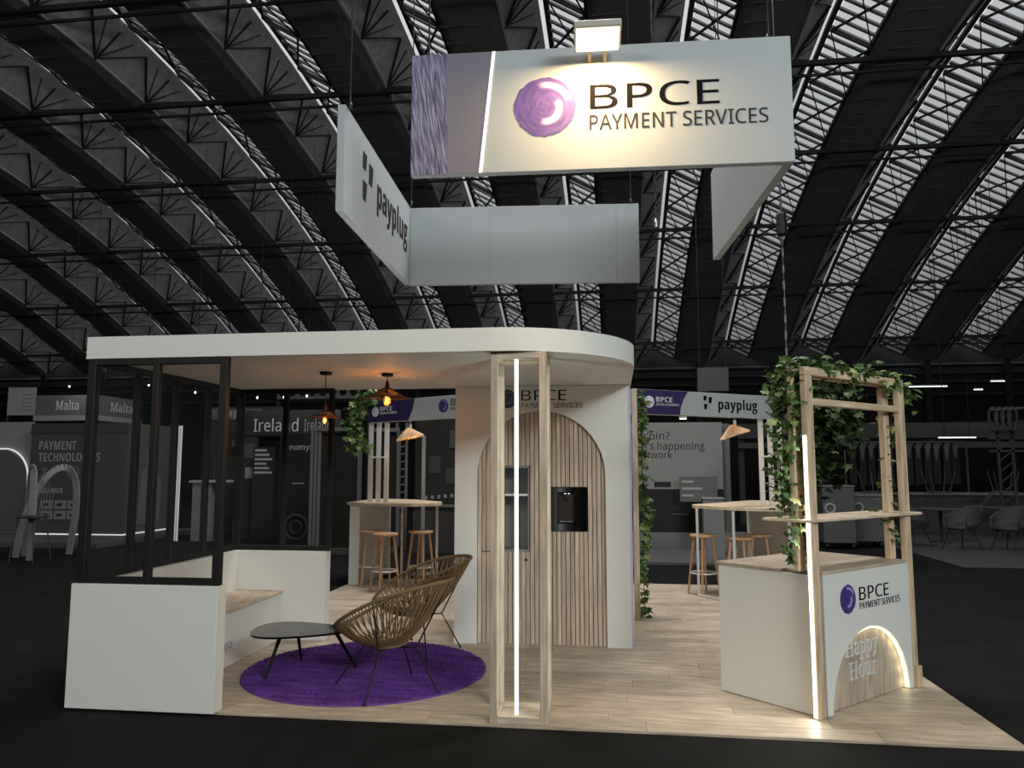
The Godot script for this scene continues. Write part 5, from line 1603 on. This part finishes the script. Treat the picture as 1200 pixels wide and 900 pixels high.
	# crates behind the kiosk
	for i in 2:
		var cr := thing("storage_crate", ["pale crate with a round vent behind the kiosk posts", "second pale crate half hidden behind the kiosk's right posts"][i], "crate", [Vector3(4.1, -0.016, -16.2), Vector3(4.75, -0.016, -16.6)][i])
		panel(cr, "box", Vector3(0, 0.12, -0.5), Vector3(0.62, 1.22 - 0.2 * i, 0), g(0.32), 0.015)
		panel(cr, "lid", Vector3(-0.01, 1.221 - 0.2 * i, -0.51), Vector3(0.63, 1.26 - 0.2 * i, 0.01), g(0.38), 0.01)
		for q in [Vector2(0.06, -0.06), Vector2(0.56, -0.06), Vector2(0.06, -0.44), Vector2(0.56, -0.44)]:
			st = S(); tube(st, [Vector3(q.x - 0.02, 0.06, q.y), Vector3(q.x + 0.02, 0.06, q.y)], 0.06, 10); obj("castor", st, M.black, cr)
		st = S()
		var ring := []
		for k in 20: ring.append(Vector3(0.14 + 0.09 * cos(TAU * k / 20), 0.8 + 0.09 * sin(TAU * k / 20), 0.005))
		tube(st, ring, 0.025, 6, true)
		obj("vent_ring", st, g(0.6), cr)

# an upholstered tub chair facing +z
func armchair() -> Node3D:
	var a := thing("armchair", "grey padded armchair", "armchair")
	var st := S(); lathe(st, [Vector2(0, 0.40), Vector2(0.22, 0.40), Vector2(0.255, 0.43), Vector2(0.25, 0.47), Vector2(0.2, 0.485), Vector2(0, 0.485)], 24); obj("seat", st, g(0.25), a)
	st = S()
	var n := 28
	var inner := []
	for i in n + 1:
		var t := float(i) / n
		var ang := deg_to_rad(lerpf(-25, 205, t)) + PI
		var back := pow(sin(PI * t), 1.6)
		var h := lerpf(0.63, 0.86, back)
		var d := Vector3(cos(ang), 0, sin(ang))
		var lean := 0.05 + 0.07 * back
		inner.append([d * 0.235 + Vector3(0, 0.38, 0), d * (0.265 + lean * 0.5) + Vector3(0, lerpf(0.38, h, 0.5), 0), d * (0.25 + lean) + Vector3(0, h, 0), d * (0.285 + lean) + Vector3(0, h + 0.01, 0), d * (0.315 + lean * 0.5) + Vector3(0, lerpf(0.38, h, 0.45), 0), d * 0.24 + Vector3(0, 0.37, 0)])
	for i in n:
		for k in 5:
			var p0: Vector3 = inner[i][k]; var p1: Vector3 = inner[i + 1][k]; var p2: Vector3 = inner[i + 1][k + 1]; var p3: Vector3 = inner[i][k + 1]
			var o := Vector3(p0.x, 0, p0.z) * (-1.0 if k < 2 else 1.0) + Vector3(0, 0.3 if k == 2 else 0.0, 0)
			quad(st, p0, p1, p2, p3, o)
	for i in [0, n]:
		for k in [1, 2, 3]: tri(st, inner[i][0], inner[i][k], inner[i][k + 1], Vector3(0, 0, 1))
	obj("shell", st, g(0.25), a)
	for q in [Vector2(-1, -1), Vector2(1, -1), Vector2(-1, 1), Vector2(1, 1)]:
		st = S(); tube(st, [Vector3(q.x * 0.14, 0.40, q.y * 0.14), Vector3(q.x * 0.25, 0.0, q.y * 0.24)], 0.014, 6, false, 0.009); obj("leg", st, M.black, a)
	return a
